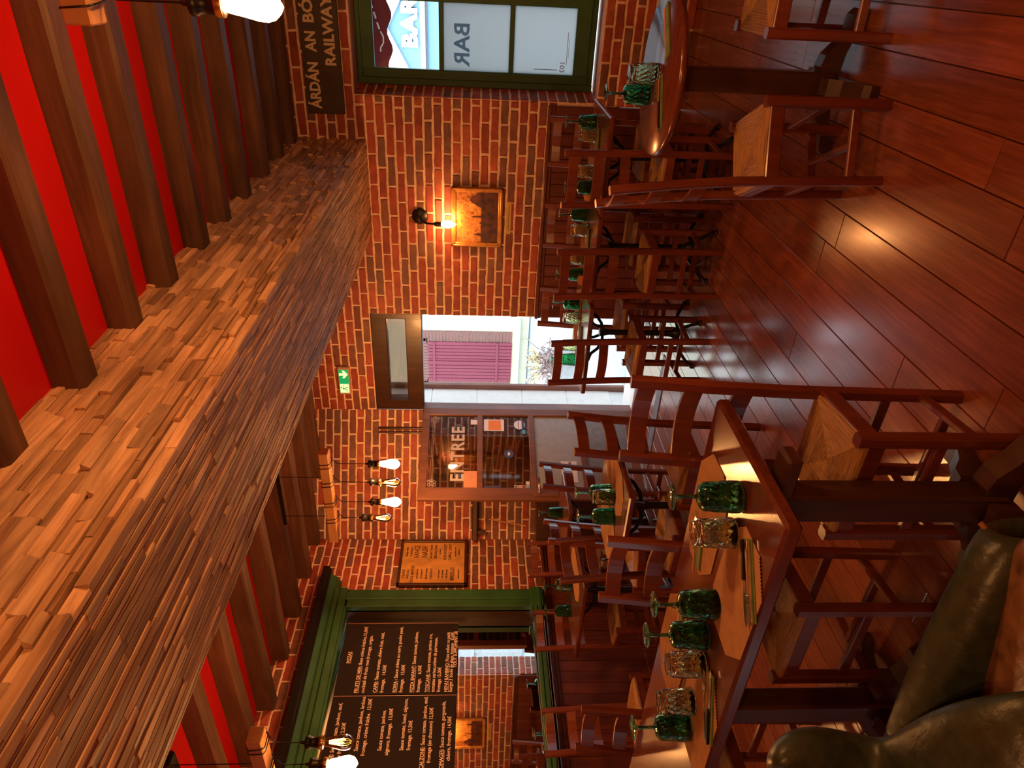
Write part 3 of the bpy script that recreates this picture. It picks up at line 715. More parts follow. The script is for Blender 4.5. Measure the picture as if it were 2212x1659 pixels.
L2 = [('REINE: Sauce tomate, jambon, œuf,', .10, .745, 'REINE'), ('crème fraîche.    12,50€', .10, .700, None),
 ('Sauce tomate, jambon, lardons,', .20, .600, None), ('fromage, crème fraîche.  13,00€', .17, .555, None),
 ('Sauce tomate, jambon,', .20, .455, None), ('oignons, fromage.  13,00€', .17, .410, None),
 ('Sauce tomate, bœuf, oignons,', .20, .320, None), ('fromage. 13,50€', .20, .277, None),
 ('CALZONE: Sauce tomate, jambon, œuf,', .08, .190, 'CALZONE'), ('fromage (en chausson) 12,50€', .12, .148, None),
 ('FROMAGES: Sauce tomate, gorgonzola,', .05, .070, 'FROMAGES'), ('chèvre, fromage. 14,50€', .13, .028, None)]
menu(2.245, 2.822, 1.475, 2.29, 'black menu board partly behind the hanging bulbs, left of the other menu board', L2, .0345)

# ------------------------------------------------------------------ poster, picture, signs on the walls
po = empty('framed_poster', (XC+.022, 3.84, 1.42), label='old yellow theatre playbill in a dark frame beside the green mirror', cat='poster')
pw, ph = .505, .565
mb = MB()
for (y, z, a, c) in ((pw/2, .012, pw, .024), (pw/2, ph-.012, pw, .024), (.012, ph/2, .024, ph), (pw-.012, ph/2, .024, ph)): mb.box((.012, y, z), (.026, a, c), ch=.004)
mb.build('frame', M_DARKW, po); MB().box((.004, pw/2, ph/2), (.008, pw-.03, ph-.03)).build('paper', M_PAPER, po)
it = []
def pl(t, y, z, s, sx=1.0): it.append((text_mesh(t, s, M_INK, 'CENTER', .0003, .0008, sx), T((y, z, 0))))
for a in ((('STRAND', .13, .505, .036), ('MUSIC HALL', .13, .475, .024), ('ROYAL MATINEE', .13, .435, .034), ('every afternoon', .13, .40, .022), ('the company of', .13, .365, .022), ('with full orchestra', .13, .325, .022), ('A NEW BALLET', .13, .285, .024), ('grand scenery', .13, .225, .022), ('and costumes', .13, .195, .022), ('with the song', .13, .16, .024), ('MIREILLE!', .13, .105, .048), ('reserved seats 3s.', .13, .065, .020),
           ('Saturday evening', .375, .50, .022), ('first appearance of', .375, .465, .020), ('VANCE', .375, .405, .062), ('NASH', .375, .335, .068), ('THE GREAT TROUPE', .375, .295, .024), ('MISS BALDWIN', .375, .255, .032), ('and chorus', .375, .225, .018), ('ROSE BOUQUET', .375, .175, .034), ('CAMILLE CANDY', .375, .135, .034), ('doors open at seven', .375, .095, .018), ('admission 1s.', .375, .065, .020))): pl(*a, .72)
me = join_meshes(it, M_INK); link('lettering', me, po, mat=frame_m((.0085, 0, 0), (0, 1, 0), (0, 0, 1), (1, 0, 0)))

pc = empty('framed_picture', (-1.615, YW-.012, 1.383), label='gilt-framed seascape print below the wall lamp', cat='picture')
w, h = .447, .376
mb = MB()
for (x_, z_, a, c) in ((0, h/2-.017, w, .034), (0, -h/2+.017, w, .034), (-w/2+.017, 0, .034, h), (w/2-.017, 0, .034, h)):
    mb.box((x_, -.012, z_), (a, .022, c), ch=.004); mb.box((x_*1.02, -.022, z_*1.02), (a*.96 if a > c else a*.45, .012, c*.96 if c > a else c*.45), ch=.003)
mb.build('gilt_frame', M_GOLD, pc)
m, nt, b = new_mat('painted_sky'); tc = N(nt, 'ShaderNodeTexCoord'); nz = N(nt, 'ShaderNodeTexNoise', Scale=16.0, Detail=8.0, Roughness=.7); nz.inputs['Distortion'].default_value = 1.5
nt.links.new(tc.outputs['Object'], nz.inputs['Vector']); c = ramp(nt, nz.outputs['Fac'], [(.16, .05, .012), (.50, .19, .04), (.80, .42, .12)], [.35, .5, .68]); nt.links.new(c, b.inputs['Base Color']); b.inputs['Roughness'].default_value = .35
M_SKYP = m; M_SEAP = plain('painted_sea', (.085, .022, .012), .35, noise_amt=.5, scale=22)
MB().box((0, -.006, .045), (w-.05, .006, h-.14)).build('painted_sky', M_SKYP, pc)
MB().box((0, -.0065, -.095), (w-.05, .007, .13)).build('painted_sea', M_SEAP, pc)
sil = MB(); Mx = T((0, -.0125, 0)) @ Matrix.Rotation(PI/2, 4, 'X')
for pts in ([(.19, -.04), (.185, .0), (.16, .012), (.15, .045), (.13, .055), (.11, .04), (.10, .02), (.085, .0), (.07, -.04)], [(.012, -.04), (.010, .03), (.004, .045), (0, .03), (-.002, -.04)],
            [(-.115, -.04), (-.118, 0), (-.128, .03), (-.135, 0), (-.142, -.04)], [(-.03, -.04), (-.032, -.02), (-.045, -.018), (-.05, -.04)], [(-.065, -.04), (-.07, -.025), (-.08, -.028), (-.085, -.04)], [(.15, .055), (.152, .075), (.148, .075), (.146, .05)], [(.17, .0), (.172, .04), (.169, .04), (.167, .0)], [(-.16, -.04), (-.165, -.03), (-.18, -.03), (-.183, -.04)]):
    sil.prism(pts, -.0006, .0006, Mx)
sil.build('silhouettes', M_SEAP, pc)
la = empty('caption_label', (-1.615, YW-.009, 1.150), label='small yellow caption strip under the seascape print', cat='label')
MB().box((0, 0, 0), (.245, .006, .036), ch=.001).build('card', plain('yellow_card', (.66, .42, .13), .6), la)
me = text_mesh('Le départ de la flotte au soleil couchant', .014, M_INK, 'CENTER', .0002, 0, .82); link('lettering', me, la, mat=front_m((0, -.0035, -.004)))

sg = empty('railway_sign', (-.93, YW-.012, 2.405), label='dark brown station sign with cream letters above the green window', cat='sign')
MB().box((.75, 0, 0), (1.5, .02, .245), ch=.003).build('board', M_SIGN, sg)
def fit_text(t, w, size, mat, off=.003):
    me = text_mesh(t, size, mat, 'LEFT', .0008, off); x0 = min(v.co.x for v in me.vertices); x1 = max(v.co.x for v in me.vertices)
    me.transform(T((-x0, 0, 0))); me.transform(Matrix.Scale(w/(x1-x0), 4, (1, 0, 0))); return me
for (t_, x_, z_, w_) in (('ÁRDÁN', .030, .030, .285), ('AN', .375, .030, .120), ('BÓTHAIR', .545, .030, .42), ('IARAINN', 1.03, .030, .40), ('RAILWAY', .300, -.088, .40)):
    link('lettering', fit_text(t_, w_, .093, M_CREAM), sg, mat=front_m((x_, -.0105, z_)))

cab_off = .135
ex = empty('exit_sign', (-3.035, YW-.02, 2.464), label='green lit emergency exit sign with running figure and arrow', cat='sign')
MB().box((0, 0, 0), (.262, .045, .098), ch=.008).build('housing', plain('sign_housing', (.62, .40, .28), .5), ex)
M_EXG = emit('exit_green', (.0, .30, .09), .9); M_EXW = emit('exit_white', (.75, .85, .45), .9)
MB().box((0, -.024, 0), (.222, .004, .080)).build('green_panel', M_EXG, ex)
MB().box((-.066, -.0265, 0), (.085, .002, .072)).build('pale_panel', M_EXW, ex)
MB().prism([(.058, .036), (.058, 0), (.034, .010), (.034, -.006), (.070, -.036), (.106, -.006), (.106, .010), (.082, 0), (.082, .036)], -.001, .001, T((0, -.0275, 0)) @ Matrix.Rotation(PI/2, 4, 'X')).build('arrow', M_EXW, ex)
fig = MB(); q = lambda pts, r: fig.tube([(x_, -.0285, z_) for x_, z_ in pts], r, 6)
fig.lathe([(.0001, 0), (.0065, .0001), (.0065, .002), (.0001, .0021)], 10, (0, 0, 0))
fig.v = [(x_-.058, -.029-z_, y_+.026) for x_, y_, z_ in fig.v]
q([(-.062, .016), (-.070, -.004)], .0055); q([(-.060, .014), (-.048, .006), (-.038, .012)], .0025); q([(-.063, .014), (-.076, .012), (-.084, .002)], .0025); q([(-.069, -.006), (-.056, -.014), (-.058, -.030)], .0035); q([(-.071, -.006), (-.082, -.018), (-.096, -.018)], .0035)
fig.build('running_figure', M_EXG, ex)
# dark little shelf and pale rod on the canted wall
un = Vector((math.sin(ca), -math.cos(ca), 0)); ux = Vector((math.cos(ca), math.sin(ca), 0)); o0 = Vector((XC, YC, 0))
p = o0+ux*.22+un*.05+Vector((0, 0, 1.36))
shf = empty('wall_bracket', p, ca, label='short dark bracket fixed to the brick between entrance door and poster', cat='bracket')
MB().box((0, 0, 0), (.42, .07, .045), ch=.006).build('bar', M_DARKW, shf); MB().box((-.14, .01, -.05), (.03, .06, .08), ch=.005).build('foot', M_DARKW, shf)
rod = MB().tube([p+Vector((.02, -.06, -.12)), p+Vector((-.02, -.10, -.44))], .006, 8).build('wooden_rod', M_PINE); tag(rod, 'thin pale wooden rod leaning under the dark wall bracket', 'rod')
cab = empty('dark_cabinet', o0+ux*.25+un*cab_off, ca, label='low dark cabinet against the wall behind the open entrance door', cat='cabinet')
MB().box((0, 0, .42), (.44, .14, .84), ch=.006).build('body', M_DARKW, cab); MB().box((0, -.075, .42), (.38, .012, .74), ch=.004).build('cabinet_door', M_DARKW, cab); MB().tube([(.12, -.082, .55), (.12, -.10, .55)], .008).build('knob', M_BRASS, cab)
# sliding curtain rail / pipe down the canted wall
pp = o0+ux*(cl-.16)+un*.02
pipe = MB().tube([(pp.x, pp.y, 2.2), (pp.x, pp.y, .3)], .010, 8).tube([(pp.x-.03, pp.y-.02, 2.2), (pp.x-.03, pp.y-.02, .3)], .008, 8).build('cable_conduit', M_DARKW); tag(pipe, 'pair of dark vertical conduits on the brick behind the entrance door', 'conduit')

# ------------------------------------------------------------------ lamps
sc = empty('wall_lamp', (-1.62, YW-.008, 1.80), label='dark wall lamp with one glowing candle bulb above the framed print', cat='lamp')
MB().lathe([(.0001, .0), (.058, 0), (.060, .008), (.052, .016), (.030, .024), (.018, .03), (.0001, .031)], 24).build('wall_plate', M_IRON, sc, M=Matrix.Rotation(PI/2, 4, 'X'))
MB().tube([(0, -.02, 0), (-.01, -.06, -.01), (-.02, -.10, -.05), (-.02, -.11, -.10), (-.02, -.11, -.12)], .008).lathe([(.010, 0), (.016, -.01), (.014, -.02), (.019, -.03), (.015, -.045), (.018, -.055)], 14, (-.02, -.11, -.105)).build('arm', M_IRON, sc)
MB().lathe([(.012, 0), (.022, -.02), (.028, -.045), (.024, -.07), (.012, -.095), (.0001, -.105)], 16, (-.02, -.11, -.160)).build('bulb', emit('sconce_glow', (1, .43, .13), 150), sc)

def st64(kind, loc, par):
    t = empty('bulb', loc); t.parent = par
    MB().lathe([(.005, .125), (.010, .105)], 12).lathe([(.024, .105), (.027, .100), (.027, .086), (.022, .082), (.022, .050), (.027, .046), (.027, .030), (.020, .028)], 18).build('socket', M_IRON, t)
    MB().lathe([(.0275, .046), (.0285, .040), (.0275, .030)], 18).build('socket_ring', M_BRASS, t)
    prof = [(.014, .030), (.018, .015), (.024, -.015), (.031, -.045), (.0325, -.065), (.028, -.082), (.016, -.095), (.006, -.101), (.0001, -.104)]
    if kind: MB().lathe(prof, 18).build('glowing_glass', M_BULB, t)
    else:
        MB().lathe(prof, 18).build('clear_glass', M_AMBER, t)
        f = MB()
        for k in range(5):
            a = 2*PI*k/5; f.tube([(.006*math.cos(a), .006*math.sin(a), .005), (.015*math.cos(a+.2), .015*math.sin(a+.2), -.055)], .0011, 5)
        f.build('filament_wires', M_FIL, t); MB().tube([(0, 0, .03), (0, 0, -.01)], .004).build('stem', M_CLEAR, t)
def chandelier(name, x0, x1, y, zb, label, bulbs, zt, plate=(None, None)):
    L_ = x1-x0; t = empty(name, ((x0+x1)/2, y, zb), label=label, cat='pendant lamp')
    MB().box((0, 0, 0), (L_, .075, .062), ch=.004).build('wooden_bar', M_PINE, t)
    px = plate[0] if plate[0] is not None else L_*.22
    MB().box((0, 0, zt-zb-.012), (px*2+.12, .07, .028), ch=.008).build('ceiling_plate', M_BLACK, t)
    for s_ in (-1, 1): MB().tube([(s_*px, 0, .03), (s_*px, 0, zt-zb-.02)], .0022, 5).build('suspension_wire', M_BLACK, t)
    for (bx, bz, kind) in bulbs:
        cd = MB(); w = []
        for k in range(25):
            a = k/24*2*PI*2; rr = (.044, .038); q_ = ((math.cos(a) > 0)*2-1)
            w.append((bx+(-.03+.06*k/24), max(-.041, min(.041, .058*math.cos(a))), max(-.036, min(.036, .052*math.sin(a)))-.004*(math.sin(a) < -.5)))
        cd.tube(w, .0026, 5); cd.tube([(bx+.03, .040, -.02), (bx+.01, .02, -.05), (bx, 0, -.08), (bx, 0, bz+.12)], .0026, 5)
        cd.build('cord', M_BLACK, t); st64(kind, (bx, 0, bz), t)
    return t
chandelier('pendant_bar_lamp', -3.54, -2.76, 3.60, 2.356, 'pine bar pendant with four bulbs hanging before the entrance door', [(.29, -.385, 1), (.135, -.385, 0), (-.04, -.38, 1), (-.185, -.31, 0)], 2.685)
chandelier('pendant_bar_lamp', -3.58, -2.80, 1.71, 2.285, 'pine bar pendant with bulbs hanging before the menu boards', [(.325, -.305, 0), (.16, -.305, 1), (-.02, -.32, 0), (-.18, -.31, 1)], 2.685)
chandelier('pendant_bar_lamp', -.165, .63, 1.80, 2.290, 'pine bar pendant close to the ceiling beside the station sign, mostly cut by the frame', [(-.345, -.345, 1), (-.13, -.42, 0), (.10, -.40, 1), (.27, -.42, 0)], 2.516)
chandelier('pendant_bar_lamp', -.175, .62, -.44, 2.24, 'pine bar pendant hanging behind the photographer, outside the view', [(-.27, -.385, 1), (-.10, -.42, 0), (.10, -.40, 1), (.27, -.42, 0)], 2.454)

# ------------------------------------------------------------------ ladder-back rush chairs
ATT = []
def rush_seat(w0, w1, d, z, th=.028):
    """woven seat: four triangular fields of ridged strands, strands parallel to each edge"""
    ATT.clear()
    A = [Vector((-w0/2, 0, 0)), Vector((w0/2, 0, 0)), Vector((w1/2, d, 0)), Vector((-w1/2, d, 0))]
    c = Vector((0, d*.5, 0)); mb = MB(); n = 15; rg = random.Random(2)
    for e in range(4):
        P, Q = A[e], A[(e+1) % 4]; prof = []
        for i in range(n*2+1):
            t = i/(n*2)*.985; zz = (.0022 if i % 2 else -.0018)+rg.uniform(-.0006, .0006)-.013*math.sin(t*PI*.5)
            prof.append((P.lerp(c, t)+Vector((0, 0, zz)), Q.lerp(c, t)+Vector((0, 0, zz))))
        out = (P+Q)/2-c; out.normalize()
        low = [(P+Vector((0, 0, -th)), Q+Vector((0, 0, -th))), (P+out*.006+Vector((0, 0, -th*.6)), Q+out*.006+Vector((0, 0, -th*.6))), (P+out*.006+Vector((0, 0, -th*.25)), Q+out*.006+Vector((0, 0, -th*.25)))]
        allp = low+prof; vs = []; m = 7
        for ri, (a, b_) in enumerate(allp):
            for j in range(m): ATT.append((ri*.42+e*31.0, j*.55+e*7.0, e*3.1)); vs.append(a.lerp(b_, j/(m-1))+Vector((0, 0, z))+Vector((0, 0, rg.uniform(-.0007, .0007))))
        fs = []
        for i in range(len(allp)-1):
            for j in range(m-1): fs.append((i*m+j, i*m+j+1, (i+1)*m+j+1, (i+1)*m+j))
        mb.add(vs, fs)
    mb.add([p+Vector((0, 0, z-th)) for p in A], [(3, 2, 1, 0)]); ATT.extend([(0, 0, 0)]*4)
    return mb
def make_chair():
    t = empty('ladder_back_chair', (0, 0, 0), cat='chair')
    wb, wf, D, sz = .268, .315, .258, .42
    post = MB().sweep([(0, .012, 0), (0, .006, .18), (0, 0, .40), (0, -.004, .50), (0, -.022, .72), (0, -.048, .945)], .034, .030).mesh('back_post', M_CHAIR)
    fl = MB().sweep([(0, 0, 0), (0, 0, sz+.012)], .036, .036).mesh('front_leg', M_CHAIR)
    for s in (-1, 1):
        link('back_post', post, t, (s*wb/2, 0, 0)); link('front_leg', fl, t, (s*wf/2, D, 0))
    for (z, h, y) in ((.898, .050, -.040), (.765, .052, -.026), (.625, .054, -.012)):
        mb = MB(); n = 8; vs = []; fs = []
        for i in range(n+1):
            x = -wb/2+.008+(wb-.016)*i/n; b = -.030*math.sin(PI*i/n)
            for (dy, dz) in ((-.006, -h/2), (.006, -h/2), (.006, h/2), (-.006, h/2)): vs.append((x, dy+b+(dz*-.12), dz))
        for i in range(n):
            for k in range(4): fs.append((i*4+k, i*4+(k+1) % 4, (i+1)*4+(k+1) % 4, (i+1)*4+k))
        mb.add(vs, fs); mb.add(vs[:4], [(0, 1, 2, 3)]); mb.add(vs[-4:], [(3, 2, 1, 0)]); mb.build('slat', M_CHAIR, t, (0, y, z))
    so = rush_seat(wb-.004, wf-.004, D+.008, sz).build('seat', M_RUSH, t, (0, .0, 0))
    at_ = so.data.attributes.new('strand', 'FLOAT_VECTOR', 'POINT'); at_.data.foreach_set('vector', [c for q_ in ATT for c in q_])
    MB().box((0, D, sz-.038), (wf, .022, .055), ch=.003).build('seat_rail', M_CHAIR, t)
    MB().box((0, 0, sz-.038), (wb, .022, .045), ch=.003).build('seat_rail', M_CHAIR, t)
    for s in (-1, 1):
        MB().sweep([(s*(wb/2+.004), 0, sz-.030), (s*(wf/2), D, sz-.030)], .020, .050, (1, 0, 0)).build('seat_rail', M_CHAIR, t)
        MB().sweep([(s*wb/2, .005, .115), (s*wf/2, D, .115)], .018, .030, (1, 0, 0)).build('stretcher', M_CHAIR, t)
    MB().box((0, D, .205), (wf, .018, .030), ch=.003).build('stretcher', M_CHAIR, t)
    MB().box((0, .008, .215), (wb, .018, .030), ch=.003).build('stretcher', M_CHAIR, t)
    MB().box((0, D*.5, .115), (wf*.93, .018, .028), ch=.003).build('stretcher', M_CHAIR, t)
    return t
chair0 = make_chair(); _first = [True]
def _index():
    ix = {}
    for c in bpy.data.objects:
        if c.parent: ix.setdefault(c.parent.name, []).append(c)
    return ix
def clone(proto, loc, rz, label, group=None, used=None, ix=None):
    if not proto.get('_used'):
        proto['_used'] = 1; t = proto
    else: t = copy_tree(proto, None, ix or _index())
    t.location = loc; t.rotation_euler = (0, 0, rz); t['label'] = label
    if group: t['group'] = group
    return t
ixc = _index()
def chair(x, y, face, label, z=0):
    """x, y: centre of the back's top edge; face: direction (dx, dy) the sitter looks"""
    f = Vector((face[0], face[1])).normalized(); rz = math.atan2(-f.x, f.y)
    return clone(chair0, (x+f.x*.046, y+f.y*.046, z), rz, label, 'ladder-back chairs with rush seats', ix=ixc)
chair(-1.145, 1.658, (.0, -1), 'ladder-back chair with woven rush seat at the right end of the long front table')
chair(-1.755, 1.640, (.0, -1), 'rush-seated ladder-back chair behind the middle of the long front table')
chair(-2.665, 1.63, (.0, -1), 'ladder-back chair behind the far left end of the long front table, cut by the frame')
chair(-.705, 2.425, (.9, .44), 'rush-seated chair left of the small round table, seen from the side')
chair(.135, 2.70, (-1, -.0), 'rush-seated chair on the window side of the round table, cut by the frame')
chair(-.955, 3.575, (0, 1), 'ladder-back chair on the aisle side of the table nearest the green window')
chair(-1.480, 3.560, (0, 1), 'ladder-back chair on the aisle side of the middle table in the row')
chair(-2.025, 3.515, (0, 1), 'ladder-back chair on the aisle side of the table before the open doorway')
chair(-.945, 4.40, (0, -1), 'chair against the dado behind the table nearest the green window')
chair(-1.465, 4.36, (0, -1), 'chair against the dado behind the middle table in the row')
chair(-2.035, 4.33, (0, -1), 'chair against the dado next to the open doorway')
chair(-1.83, 2.54, (-1, .05), 'ladder-back chair on the doorway side of the table with the two upturned glasses')
chair(-2.615, 2.51, (1, .0), 'ladder-back chair between the two left hand tables, its back to the mirror')
chair(-2.83, 3.46, (-1, -.12), 'ladder-back chair in front of the open glazed entrance door')
chair(-2.90, 3.02, (-1, -.35), 'ladder-back chair to the left of the entrance door chair, facing the mirror wall')
chair(-3.93, 3.78, (1, -.25), 'ladder-back chair against the left wall under the framed playbill')
chair(-3.97, 3.15, (1, -.2), 'ladder-back chair in front of the mirror frame\'s right stile')
chair(-3.92, 2.38, (1, 0), 'ladder-back chair against the left dado below the menu boards')

# ------------------------------------------------------------------ tables
def iron_base(t, h):
    MB().lathe([(.030, .10), (.022, .14), (.018, .20), (.018, h-.16), (.024, h-.13), (.028, h-.10)], 14).lathe([(.035, .05), (.040, .07), (.036, .10), (.028, .12)], 14).build('column', M_IRON, t)
    me = MB().tube([(.02, 0, .075), (.07, 0, .085), (.13, 0, .075), (.18, 0, .045), (.215, 0, .020)], .012, 8, radii=[.014, .013, .012, .011, .014]).lathe([(.016, .0), (.020, .006), (.016, .016), (.006, .020)], 10, (.215, 0, 0)).mesh('foot', M_IRON)
    ma = MB().tube([(.015, 0, h-.12), (.06, 0, h-.115), (.11, 0, h-.085), (.145, 0, h-.04), (.19, 0, h-.02)], .010, 8).mesh('arm', M_IRON)
    for k in range(4):
        link('foot', me, t, mat=Matrix.Rotation(PI/4+k*PI/2, 4, 'Z')); link('arm', ma, t, mat=Matrix.Rotation(PI/4+k*PI/2, 4, 'Z'))
def small_table(x0, x1, y0, y1, label, grp=None):
    w, d = x1-x0, y1-y0; t = empty('bistro_table', ((x0+x1)/2, (y0+y1)/2, 0), label=label, cat='table', group=grp)
    MB().box((0, 0, .706), (w, d, .028), ch=.006).build('tabletop', M_TABLE, t)
    MB().box((0, 0, .686), (w*.55, .05, .012)).build('mounting_plate', M_IRON, t); iron_base(t, .692); return t
small_table(-1.172, -.655, 3.64, 4.215, 'small dark table nearest the green window in the row along the dado')
small_table(-1.688, -1.185, 3.64, 4.215, 'small table in the middle of the row below the framed print')
small_table(-2.292, -1.700, 3.60, 4.16, 'small table in front of the open doorway with the bright street behind')
small_table(-2.50, -1.93, 2.21, 2.76, 'small table with kraft place mats between two chairs, left of the aisle')
small_table(-3.80, -3.15, 2.80, 3.36, 'small table before the right end of the green mirror')
small_table(-3.78, -3.22, 3.52, 3.98, 'small table tucked beside the open entrance door')
def wood_pedestal(t, x, y, top, nm='pedestal'):
    p = MB(); p.box((0, 0, top/2+.03), (.085, .075, top-.06), ch=.008).build('pedestal', M_DARKW, t, (x, y, 0))
    MB().box((0, 0, top-.02), (.30, .07, .04), ch=.008).build('bearer', M_DARKW, t, (x, y, 0))
    prof = [(.0, .10), (.06, .13), (.10, .12), (.14, .085), (.19, .06), (.235, .055), (.255, .035), (.250, .0), (.215, .0), (.205, .022), (.16, .030), (.11, .045), (.06, .05), (0, .05)]
    me = MB().prism(prof, -.03, .03, Matrix.Rotation(PI/2, 4, 'X')).mesh('scroll_foot', M_DARKW)
    for k in range(4): link('scroll_foot', me, t, mat=T((x, y, 0)) @ Matrix.Rotation(k*PI/2, 4, 'Z'))
tb = empty('long_table', (-1.95, 1.32, 0), label='long dark polished table in the left foreground set with four upturned goblets', cat='table')
MB().box((0, 0, .700), (1.88, .515, .040), ch=.008).build('tabletop', M_TABLE, tb)
MB().box((0, 0, .668), (1.70, .06, .026), ch=.004).build('under_rail', M_DARKW, tb)
for px in (.83, -.02): wood_pedestal(tb, px, -.045, .656)
rt = empty('round_table', (-.345, 2.775, 0), label='small round polished table under the green window, set with one goblet and one tumbler', cat='table')
MB().lathe([(.0001, .684), (.262, .684), (.278, .690), (.287, .702), (.286, .712), (.278, .720), (.0001, .7201)], 64).build('tabletop', M_TABLE, rt)
wood_pedestal(rt, 0, -.02, .684)
_c = MB().lathe([(.0001, 0), (.012, .004), (.012, .020), (.0001, .024)], 12)
for k in range(4):
    a = k*PI/2; _c.build('castor', M_BLACK, rt, (.0+.232*math.cos(a), -.02+.232*math.sin(a), 0)) if False else None

# ------------------------------------------------------------------ glassware (turned upside down on the tables)
def herring(amp):
    def f(k, i): return 1+amp*math.cos((k*10/60*2*PI)+(i % 4)*PI/2 if (i//4) % 2 == 0 else (k*10/60*2*PI)-(i % 4)*PI/2)
    return f
def wall_lathe(outer, inner, n, fr):
    mb = MB(); mb.lathe(outer, n, fr=fr); mb.lathe(inner[::-1], n); 
    m = len(outer); a0 = 0; b0 = (len(inner)-1)*n+m*n      # rim bridge at z=0
    k0 = m*n
    # outer[0] ring (z=0) to inner[0] ring (z=0), inner stored reversed -> last ring
    base = len(mb.v)
    return mb
def rib(n_around, amp):
    def f(k, i):
        if i < 3 or i > 26: return 1
        j = i-3; row = j//6; t = (j % 6)/6.0
        ph = t*PI if row % 2 == 0 else -t*PI
        return 1+amp*(math.cos(k*n_around/84*2*PI+ph)**3)
    return f
def make_goblet():
    t = empty('goblet', (0, 0, 0), cat='glass'); mb = MB(); n = 84
    ou = [(.0400, .0), (.0412, .0015), (.0412, .004)]+[(.0412-.0050*((j/23)**1.2), .006+.084*j/23) for j in range(24)]
    ou += [(.0345, .0935), (.0310, .0985), (.0245, .1020), (.0150, .1045), (.0075, .1065), (.0055, .1100), (.0050, .1180), (.0048, .1380), (.0052, .1560), (.0075, .1630), (.0150, .1665), (.0270, .1690), (.0345, .1712), (.0352, .1730), (.0330, .1742), (.0001, .1745)]
    mb.lathe(ou, n, fr=rib(14, .030))
    mb.lathe([(.0001, .1000), (.0150, .0985), (.0260, .0950), (.0315, .0890), (.0380, .006), (.0388, .0), (.0400, .0)], n)
    mb.build('bowl_and_stem', M_GLG, t); return t
def make_tumbler():
    t = empty('tumbler', (0, 0, 0), cat='glass'); mb = MB(); n = 84
    ou = [(.0385, .0), (.0396, .0015), (.0396, .004)]+[(.0396-.0042*(j/23), .006+.082*j/23) for j in range(24)]
    ou += [(.0348, .0915), (.0310, .0950), (.0318, .1010), (.0312, .1050), (.0270, .1058), (.0001, .1040)]
    mb.lathe(ou, n, fr=rib(14, .032))
    mb.lathe([(.0001, .0880), (.0250, .0872), (.0305, .0830), (.0366, .006), (.0374, .0), (.0385, .0)], n)
    mb.build('glass_body', M_GLT, t); return t
gob0, tum0 = make_goblet(), make_tumbler(); ixg = _index()
TZ = .7206
def goblet(x, y, lab, z=TZ): return clone(gob0, (x, y, z), random.uniform(0, 6), lab, 'upturned green goblets', ix=ixg)
def tumbler(x, y, lab, z=TZ): return clone(tum0, (x, y, z), random.uniform(0, 6), lab, 'upturned patterned tumblers', ix=ixg)
goblet(-1.125, 1.295, 'tall green stemmed goblet upside down, nearest the right end of the long front table', .7245)
tumbler(-1.225, 1.270, 'clear olive tumbler upside down beside the rightmost goblet of the long front table', .7245)
goblet(-1.476, 1.255, 'dark green goblet upside down in front of the pepper mill on the long table', .7245)
goblet(-1.609, 1.26, 'green goblet upside down touching a tumbler, third from the right on the long table', .7245)
tumbler(-1.700, 1.230, 'olive tumbler upside down beside the third goblet of the long table', .7245)
tumbler(-1.870, 1.225, 'olive tumbler upside down beside the leftmost goblet of the long table', .7245)
goblet(-1.966, 1.205, 'green goblet upside down, leftmost on the long front table', .7245)
goblet(-.425, 2.872, 'green stemmed goblet upside down on the round table')
tumbler(-.342, 2.805, 'patterned green tumbler upside down on the round table')
goblet(-.755, 4.05, 'green goblet upside down on the window table, next to its right edge')
tumbler(-.812, 3.97, 'tumbler upside down on the window table, right hand setting')
tumbler(-1.000, 3.93, 'tumbler upside down on the window table, left hand setting')
goblet(-1.075, 3.87, 'green goblet upside down on the window table, left hand setting')
goblet(-1.284, 4.03, 'green goblet upside down on the middle table, right hand setting')
tumbler(-1.351, 3.95, 'tumbler upside down on the middle table, right hand setting')
tumbler(-1.543, 3.98, 'tumbler upside down on the middle table, left hand setting')
goblet(-1.628, 3.93, 'green goblet upside down on the middle table, left hand setting')
goblet(-1.852, 3.99, 'green goblet upside down on the doorway table, right hand setting')
tumbler(-1.925, 3.93, 'tumbler upside down on the doorway table, right hand setting')
tumbler(-2.117, 3.92, 'tumbler glowing green against the daylight on the doorway table')
goblet(-2.202, 3.88, 'bright green goblet against the daylight on the doorway table')
goblet(-2.175, 2.53, 'farther green goblet of the pair on the table left of the aisle')
tumbler(-2.130, 2.445, 'tumbler in front of the two goblets on the table left of the aisle')
goblet(-2.215, 2.405, 'nearer green goblet of the pair on the table left of the aisle')
goblet(-3.46, 3.80, 'pale green goblet on the small table beside the entrance door')
goblet(-3.57, 3.20, 'farther green goblet on the table before the mirror')
tumbler(-3.48, 3.13, 'tumbler on the table before the mirror')
goblet(-3.68, 3.08, 'nearer green goblet on the table before the mirror')

# ------------------------------------------------------------------ place mats, napkins, cutlery, mill
def make_mat(w=.37, d=.235, pitch=.0062):
    mb = MB(); n = int(w/pitch)*2; vs = []; fs = []
    for i in range(n+1):
        x = -w/2+w*i/n; e = min(x+w/2, w/2-x); hw = d/2*min(1, .42+.58*e/.075); z = .0030 if i % 2 else .0004
        vs += [(x, -hw, z), (x, hw, z), (x, hw, z-.0006), (x, -hw, z-.0006)]
    for i in range(n):
        a, b = i*4, (i+1)*4; fs += [(a, b, b+1, a+1), (a+3, a+2, b+2, b+3), (a+1, b+1, b+2, a+2), (a, a+3, b+3, b)]
    mb.add(vs, fs); return mb.mesh('placemat', M_KRAFT)
mat_me = make_mat()
def placemat(x, y, rz, label, tilt=0):
    o = link('placemat', mat_me, None, (x, y, .7212)); o.rotation_euler = (0, 0, rz); return tag(o, label, 'place mat', 'corrugated kraft place mats')
